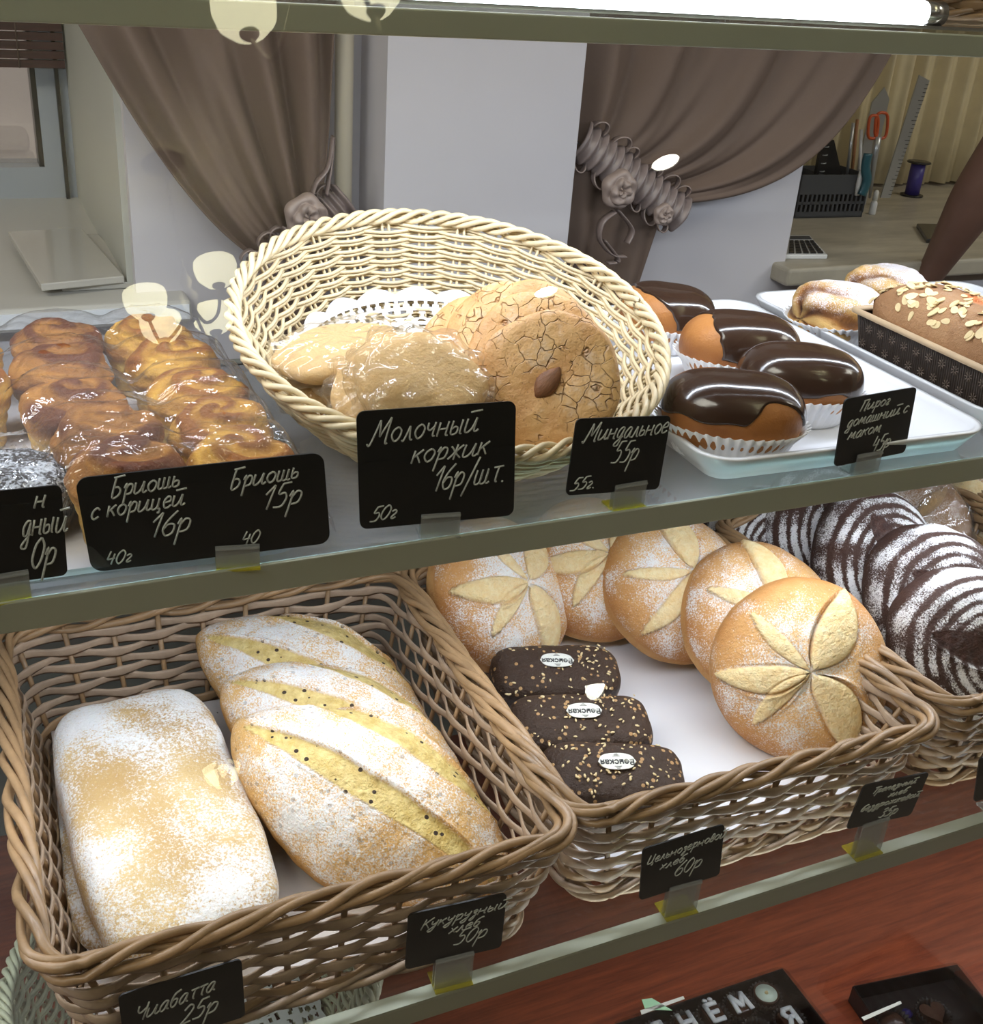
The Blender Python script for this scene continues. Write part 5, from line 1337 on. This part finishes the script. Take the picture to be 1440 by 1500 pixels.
# clear film drawn over them
def film():
    tops = [(x, y, 0.058) for (x, y), _ in cin] + [(x, y, 0.056) for (x, y), _ in bri] + [(-0.014, .855, .056), (-0.014, .79, .056), (0.008, 0.662, 0.044)]
    x0, x1, y0, y1 = -0.14, 0.187, 0.592, 0.913; nx, ny = 170, 170
    gx, gy = np.meshgrid(np.linspace(x0, x1, nx + 1), np.linspace(y0, y1, ny + 1))
    h = np.full(gx.shape, 0.036)
    for x, y, z in tops: h = np.maximum(h, z + 0.0015 - 9.0*np.maximum(0, np.hypot(gx - x, gy - y) - 0.024)**2*4)
    for _ in range(8):
        h[1:-1, 1:-1] = np.maximum(h[1:-1, 1:-1], (h[:-2, 1:-1] + h[2:, 1:-1] + h[1:-1, :-2] + h[1:-1, 2:])/4)
    e = np.minimum.reduce([(gx - x0)/0.022, (x1 - gx)/0.024, (gy - y0)/0.020, (y1 - gy)/0.022]); e = np.clip(e, 0, 1)**0.55
    wr = 0.0016*np.abs(np.sin((gx*1.2 + gy*0.9)*150 + 3*np.sin(gy*60)))*np.exp(-((gy - 0.64)/.035)**2) + 0.0012*np.sin(gx*90 + gy*260)*np.exp(-((gy - 0.70)/0.01)**2)
    wr += 0.0012*np.abs(fbm(gx, gy, 0*gx, 110, 9))**.6 + 0.0020*np.exp(-(np.abs(fbm(gx, gy*1.4, 0*gx, 42, 19))/0.05))
    wr += 0.0022*np.exp(-((gy - 0.700 - 0.15*(gx - .02))/0.0022)**2) + 0.0018*np.exp(-((gy - 0.765 + 0.1*(gx - .02))/0.002)**2)
    z = ZB + np.maximum(0.0008, (h + wr)*e + 0.0006)
    V = np.stack([gx, gy, z], -1).reshape(-1, 3)
    idx = np.arange((nx+1)*(ny+1)).reshape(ny+1, nx+1)
    Fc = np.stack([idx[:-1, :-1], idx[:-1, 1:], idx[1:, 1:], idx[1:, :-1]], -1).reshape(-1, 4).tolist()
    o = mesh_obj('plastic_film', V, Fc, 'film', None, True); tag(o, 'clear crinkled plastic film stretched over the brioches at the left', 'film')
film()

# ================================================================== PRICE CARDS
def card(label, rot, w, h, base, lines, k=1.0, clip_x=0.0, clip='acrylic', cliph=0.007, ground=None):
    loc = CAM + (Vector(base) - CAM)*k; w *= k; h *= k
    R = (Matrix.Rotation(rot[2], 4, 'Z') @ Matrix.Rotation(rot[1], 4, 'Y') @ Matrix.Rotation(rot[0], 4, 'X'))
    t = thing('price_card', label, 'price card', M=Matrix.Translation(loc) @ R)
    Mx = Matrix(((1, 0, 0, 0), (0, 0, 1, 0), (0, 1, 0, h/2), (0, 0, 0, 1)))       # prism plane xy -> card plane xz
    o = MB().prism(rrect(w, h, 0.0045*w/0.09, 5), -0.0004, 0.0008, Mx).build('board', 'card_black', t, False)
    mb = MB()
    for ln in lines:
        txt, fx, fz, size, wid = ln[:5]; pen = (ln[5] if len(ln) > 5 else 0.00042)*1.25; wid *= 1.08; size *= 0.95
        write_text(mb, txt, (fx - .5)*w, fz*h, size*h, wid*w, -0.0007, pen*k, ln[6] if len(ln) > 6 else 0.06)
    if lines: l = mb.build('lettering', 'ink', t)
    # clear clip: foot on the shelf, upright, front lip (kept level)
    inv = (Matrix.Translation(loc) @ R).inverted()
    g = ground if ground is not None else Z_SH
    cpos = (Matrix.Translation(loc) @ R) @ Vector(((clip_x - .5)*w, 0, 0))
    cl = MB(); cw = 0.0125*k; z1 = cpos.z + cliph; yy = cpos.y
    M = inv @ Matrix.Translation((cpos.x, yy, 0)) @ Matrix.Rotation(rot[2], 4, 'Z')
    cl.box((-cw, -0.0026, g + 0.0012), (cw, -0.0016, z1), M)
    cl.box((-cw, 0.0014, g + 0.0012), (cw, 0.0024, z1 + 0.004), M)
    cl.box((-cw, -0.0036, z1 - 0.0022), (cw, -0.0016, z1 - 0.0012), M)
    c1_ = cl.build('clip', 'acrylic', t, False)
    f = MB().box((-cw, -0.0055, g + 0.0002), (cw, 0.012, g + 0.0014), M).build('clip_foot', clip, t, False)
    return t
card('black price card at the left edge, only the ends of its words showing', [-0.06, 0.042, 0.054], .0719, .0533, [-.0055, .5815, 1.0711],
     [('н', .80, .78, .13, .08, .0005), ('дный', .70, .48, .17, .30, .0005), ('0р', .74, .12, .20, .17, .00055)], clip_x=.55, clip='acrylic_yellow')
card('wide black double price card in front of the wrapped brioches', [-.03, -.07, -.165], .1348, .0582, [.1101, .583, 1.0677],
     [('Бриошь', .125, .77, .115, .26, .0005), ('с корицей', .035, .56, .115, .35, .0005), ('16р', .25, .30, .15, .16, .0005), ('40г', .06, .06, .085, .10, .0004),
      ('Бриошь', .60, .72, .115, .27, .0005), ('15р', .72, .46, .15, .16, .0005), ('40', .62, .10, .085, .07, .0004)], clip_x=.60, clip='acrylic_yellow')
card('largest black price card in front of the wicker basket', [-.114, -.027, -.143], .0986, .075, [.2495, .583, 1.0697],
     [('Молочный', .09, .72, .12, .62, .0005), ('коржик', .33, .53, .11, .46, .0005), ('16р/шт.', .46, .28, .13, .44, .0005), ('50г', .06, .06, .075, .16, .00045)], clip_x=.51)
card('black price card right of the largest one, in front of the almond cookies', [-.085, .092, .045], .0743, .052, [.3747, .583, 1.0735],
     [('Миндальное', .12, .70, .14, .80, .00042), ('55р', .42, .40, .17, .26, .00042), ('55г.', .03, .06, .10, .24, .0004)], clip_x=.67, clip='acrylic_yellow')
card('black price card in front of the white tray of chocolate buns', [-.069, -.009, .074], .0719, .0517, [.5949, .583, 1.0706],
     [('Пирог', .22, .78, .09, .38, .0004), ('домашний с', .08, .57, .10, .78, .0004), ('маком', .12, .38, .10, .42, .0004), ('45р', .48, .12, .14, .24, .0004)], clip_x=.45)
KL = 1.012
card('black price card leaning on the front of the left basket, lowest in the picture', [-.06, -.006, .017], .0668, .0440, [.0588, .458, .8381 - .004],
     [('Чиабатта', .10, .50, .14, .62, .00042, .14), ('25р', .45, .22, .17, .30, .00042, .10)], KL, clip_x=.5, clip='acrylic_yellow', ground=0.8006, cliph=0.004)
card('black price card under the front right corner of the left basket', [-.022, .017, -.064], .0632, .045, [.2223, .458, .8303],
     [('Кукурузный', .12, .68, .10, .84, .00034), ('хлеб', .42, .50, .09, .30, .00034), ('50р', .48, .25, .15, .32, .00034)], KL, clip_x=.5, clip='acrylic_yellow', ground=0.8006, cliph=0.004)
card('black price card at the middle of the centre basket front', [-.04, -.065, -.036], .0622, .0449, [.3884, .458, .8318],
     [('Цельнозерновой', .06, .68, .09, .90, .00034), ('хлеб', .22, .50, .08, .28, .00034), ('60р', .40, .28, .15, .32, .00034)], KL, clip_x=.55, clip='acrylic_yellow', ground=0.8006, cliph=0.004)
card('black price card below the front right corner of the centre basket', [.037, .102, .017], .0642, .0409, [.5609, .458, .8367],
     [('Трапезный', .16, .76, .08, .62, .00038), ('хлеб', .46, .60, .075, .26, .00038), ('бездрожжевой', .10, .38, .08, .82, .00038), ('35р', .44, .12, .12, .26, .00038)], KL, clip_x=.42, clip='acrylic_yellow', ground=0.8006, cliph=0.004)
card('black price card cut off by the right picture edge below the rye loaves', [-.057, -.139, -.10], .0589, .0425, [.6912, .458, .8274],
     [], KL, clip_x=.5, ground=0.8006, cliph=0.004)

# ================================================================== DECK: white basket, chocolate boxes
round_basket('big white wicker basket with doily on the wooden deck below the left basket', Matrix.Translation((0.096, 0.655, 0.662)), 0.140, 0.098, 0.108, mat='wicker_white', ns=34, rows=17, turns=24, thick=1.0)
doily('white lace doily on the floor of the big white basket', Matrix.Translation((0.096, 0.655, 0.5720)), 0.100)
def choc_box(label, cx, cy, rot, w, d, pieces, cups):
    t = thing('chocolate_box', label, 'chocolate box', M=Matrix.Translation((cx, cy, Z_DECK + 0.0005)) @ Matrix.Rotation(rot, 4, 'Z'))
    h = 0.0195; mb = MB()
    for lo, hi in (((-w/2, -d/2, 0), (w/2, d/2, 0.0015)), ((-w/2, -d/2, 0), (-w/2 + .0015, d/2, h)), ((w/2 - .0015, -d/2, 0), (w/2, d/2, h)), ((-w/2, d/2 - .0015, 0), (w/2, d/2, h)), ((-w/2, -d/2, 0), (w/2, -d/2 + .0015, h))): mb.box(lo, hi)
    o = mb.build('box_base', 'dark_plastic', t, False); bevel(o, .0006, 1)
    o = MB().prism(rrect(w + .003, d + .003, .008, 5), h + .0004, h + .0014).build('lid', 'box_plastic', t, False)
    inv = t.matrix_world.inverted() if False else (Matrix.Translation((cx, cy, Z_DECK + 0.0005)) @ Matrix.Rotation(rot, 4, 'Z')).inverted()
    return t, inv
def fluted(parent, x, y, R=0.0138):
    V = []; Fc = []; n = 24*4
    for k, (f, z) in enumerate(((.72, .002), (.9, .008), (1.04, .0145))):
        for j in range(n):
            a = 2*PI*j/n; V.append((x + R*f*(1 + .05*k*math.sin(24*a))*math.cos(a), y + R*f*(1 + .05*k*math.sin(24*a))*math.sin(a), z))
    for i in range(2):
        for j in range(n): Fc.append((i*n+j, i*n+(j+1) % n, (i+1)*n+(j+1) % n, (i+1)*n+j))
    Fc.append(tuple(range(n))[::-1]); o = mesh_obj('fluted_cup', V, Fc, 'dark_cup', parent); m = o.modifiers.new('s', 'SOLIDIFY'); m.thickness = .0003; return o
LET = {'Д': [[(-.42,-.62),(-.42,-.42),(.42,-.42),(.42,-.62)], [(-.3,-.42),(-.1,.5),(.3,.5),(.3,-.42)]], 'Н': [[(-.32,-.5),(-.32,.5)], [(.32,-.5),(.32,.5)], [(-.32,0),(.32,0)]],
 'Ё': [[(.32,.5),(-.28,.5),(-.28,-.5),(.32,-.5)], [(-.28,0),(.22,0)], [(-.14,.74),(-.12,.76)], [(.18,.74),(.2,.76)]], 'М': [[(-.42,-.5),(-.34,.5),(0,-.2),(.34,.5),(.42,-.5)]],
 'Я': [[(.3,-.5),(.3,.5),(-.15,.5),(-.3,.25),(-.15,0),(.3,0)], [(-.02,0),(-.3,-.5)]]}
def letter(parent, ch, x, y, z, size=0.0165):
    mb = MB()
    for st in LET[ch]:
        for (x0, y0), (x1, y1) in zip(st[:-1], st[1:]):
            d = Vector((x1 - x0, y1 - y0, 0)).normalized()*0.06
            P = [(x + (x0 - d.x)*size, y + (y0 - d.y)*size, z), (x + (x0 + x1)/2*size, y + (y0 + y1)/2*size, z), (x + (x1 + d.x)*size, y + (y1 + d.y)*size, z)]
            mb.tube(P, 0.0016, 8, up=(0, 0, 1), r2=0.0024)
    return mb.build('letter', 'white_icing', parent)
t, inv = choc_box('black box of lettered chocolates at the bottom edge, nearer the middle', 0.507, 0.470, math.radians(-1), 0.176, 0.150, None, None)
r1 = [('Д', 0.4545), ('Н', 0.483), ('Ё', 0.5105), ('М', 0.538)]
for ch, x in r1:
    p = inv @ Vector((x, 0.5265, 0.57)); fluted(t, p.x, p.y)
    c = MB().box((p.x - .0085, p.y - .0085, .003), (p.x + .0085, p.y + .0085, .0165)).build('chocolate_piece', 'chocolate', t, False); bevel(c, .0012, 2)
    letter(c, ch, p.x, p.y, .0180)
p = inv @ Vector((0.5670, 0.5275, .57)); fluted(t, p.x, p.y)
c = MB().lathe([(.009, .003), (.0115, .016), (.0112, .0172), (.0098, .0165), (.0098, .0155)], 32, (p.x, p.y, 0)).build('chocolate_cup', 'chocolate', t)
MB().lathe([(.0001, .0155), (.0098, .0155), (.0099, .0165), (.0001, .0168)], 28, (p.x, p.y, 0)).build('cream_filling', 'cream_filling', c)
MB().lathe([(.0001, .0166), (.0018, .0168), (.0012, .0185), (.0001, .019)], 8, (p.x, p.y, 0)).build('nut', 'almond_flake', c)
for x, ch in ((0.455, None), (0.483, None), (0.5105, None), (0.538, None), (0.571, 'Я')):
    p = inv @ Vector((x, 0.4980, .57)); fluted(t, p.x, p.y)
    if ch:
        c = MB().box((p.x - .0085, p.y - .0085, .003), (p.x + .0085, p.y + .0085, .0165)).build('chocolate_piece', 'chocolate', t, False); bevel(c, .0012, 2); letter(c, ch, p.x, p.y, .0180)
t, inv = choc_box('black box of assorted chocolates at the bottom edge, far right', 0.690, 0.432, math.radians(-8), 0.112, 0.130, None, None)
hp = inv @ at_z(1368, 1482, .575)
V = []
hb = MB(); pl = [(0.0125*math.sin(a)**3*0.95, 0.0125*(13*math.cos(a) - 5*math.cos(2*a) - 2*math.cos(3*a) - math.cos(4*a))/16) for a in np.linspace(0, 2*PI, 32, endpoint=False)]
hb.prism([(hp.x + x, hp.y + y) for x, y in pl], .003, .015); o = hb.build('heart_chocolate', 'chocolate', t, False); bevel(o, .0025, 3)
fluted(t, hp.x, hp.y, .0145)
hp2 = inv @ at_z(1308, 1497, .572); c = MB().lathe([(.0135, .003), (.014, .008), (.009, .014), (.0001, .016)], 24, (hp2.x, hp2.y, 0)).build('round_chocolate', 'chocolate', t); fluted(t, hp2.x, hp2.y, .0145)
hp3 = inv @ at_z(1330, 1482, .568); MB().lathe([(.004, .003), (.005, .006), (.0001, .009)], 10, (hp3.x, hp3.y, 0)).build('foil_scrap', 'purple_thread', t)
# price slips behind the boxes
for nm, lb, q, mt in (('green_slip', 'pale green folded paper slip behind the lettered chocolates', [(940, 1464), (955, 1462), (985, 1480), (945, 1478)], 'green_card'), ('paper_slip', 'narrow white paper strip behind the lettered chocolate box', [(938, 1480), (1001, 1459), (1003, 1463), (940, 1486)], 'label_paper'), ('paper_slip', 'narrow white paper strip behind the far right chocolate box', [(1262, 1490), (1319, 1466), (1321, 1470), (1266, 1495)], 'label_paper')):
    P = [at_z(x, y, Z_DECK + 0.024) for x, y in q]; V = [(p.x, p.y, p.z - .0006) for p in P] + [(p.x, p.y, p.z) for p in P]
    V = V[:4] + V[4:]
    o = MB().add(V, [(3,2,1,0),(4,5,6,7),(0,1,5,4),(1,2,6,5),(2,3,7,6),(3,0,4,7)]).build(nm, mt, None, False); tag(o, lb, 'paper slip')

# basket standing on the top glass shelf, only its underside in view
rect_basket('brown willow basket on the top shelf at the upper right corner', 0.872, 0.900, 0.36, 0.27, 0.090, 1.3625, mat_in='wicker_brown', liner=None)

# ================================================================== lamps of the room, seen mirrored in the front glass
def bowl(t, c, R, up=1):
    M = Matrix.Translation(c)
    MB().lathe([(R*.16, 0), (R*.62, R*.16), (R*.92, R*.52), (R*1.0, R*.95), (R*.97, R*1.25), (R*.95, R*1.25), (R*.97, R*.95), (R*.88, R*.55), (R*.58, R*.2), (R*.13, R*.04)], 36, M=M).build('glass_bowl', 'lamp_glow', t)
    MB().lathe([(R*.05, -R*.22), (R*.2, -R*.12), (R*.30, 0), (R*.32, R*.12), (R*.1, R*.14)], 20, M=M).build('bowl_mount', 'bronze', t)
    MB().lathe([(.01, R*.5), (R*.32, R*.75), (R*.32, R*1.05), (.01, R*1.25)], 16, M=M).build('bulb', 'bulb_glow', t)
def chandelier(label, hub, ceil_z, bowls, R):
    t = thing('chandelier', label, 'chandelier', (0, 0, 0)); hub = Vector(hub)
    MB().lathe([(.075, ceil_z - .002), (.075, ceil_z - .012), (.04, ceil_z - .04), (.014, ceil_z - .07), (.006, ceil_z - .09)], 28, (hub.x, hub.y, 0)).build('canopy', 'bronze', t)
    L = ceil_z - .08 - hub.z
    for k in range(12):
        z = hub.z + .08 + (L - .08)*(k + .5)/12; a = k*PI/2; pts = [(hub.x + .007*math.cos(q)*math.cos(a), hub.y + .007*math.cos(q)*math.sin(a), z + (L/12*.62)*math.sin(q)) for q in np.linspace(0, 2*PI, 13)[:-1]]
        MB().tube(pts, .002, 5, True).build('chain_link', 'bronze', t)
    MB().lathe([(.004, .10), (.022, .06), (.012, .03), (.035, 0), (.02, -.05), (.008, -.09), (.002, -.10)], 20, tuple(hub)).build('stem', 'bronze', t)
    for b in bowls:
        b = Vector(b); d = b - hub; d.z = 0; L = d.length; u = d.normalized()
        P = [hub + Vector((0, 0, -.02)), hub + u*L*.35 + Vector((0, 0, -.11)), hub + u*L*.8 + Vector((0, 0, b.z - hub.z - .10)), b + Vector((0, 0, -.01))]
        MB().tube(crom([tuple(p) for p in P], 8), .006, 8).build('arm', 'bronze', t)
        bowl(t, b, R)
import itertools
c0 = Vector((0.70, -2.47, 2.86))
chandelier('farther bronze chandelier with frosted bowl shades on a chain', c0, 3.40, [(0.555, -2.489, 2.80), (0.80, -2.424, 2.87), (0.80, -2.62, 2.79), (0.62, -2.66, 2.79)], 0.075)
chandelier('nearer bronze chandelier with frosted bowl shades above the counter', (0.86, -0.80, 2.96), 3.40, [(0.683, -1.050, 2.775), (0.977, -0.968, 2.785), (0.74, -0.62, 2.78), (1.02, -0.56, 2.78)], 0.078)
for k, ((x, y), lb) in enumerate([((2.826, -2.483), 'recessed round ceiling spotlight nearer the counter'), ((2.727, -3.615), 'recessed round ceiling spotlight farther from the counter')]):
    t = thing('ceiling_spotlight', lb, 'spotlight', (x, y, 3.385), group='recessed ceiling spotlights')
    MB().lathe([(.0001, 0.004), (.060, .004), (.060, .009), (.0001, .009)], 32).build('lens', 'spot_glow', t)
    MB().lathe([(.062, 0.0), (.085, .003), (.085, .0145), (.062, .0145), (.062, 0.0)], 32, cap=False).build('trim_ring', 'chrome', t)
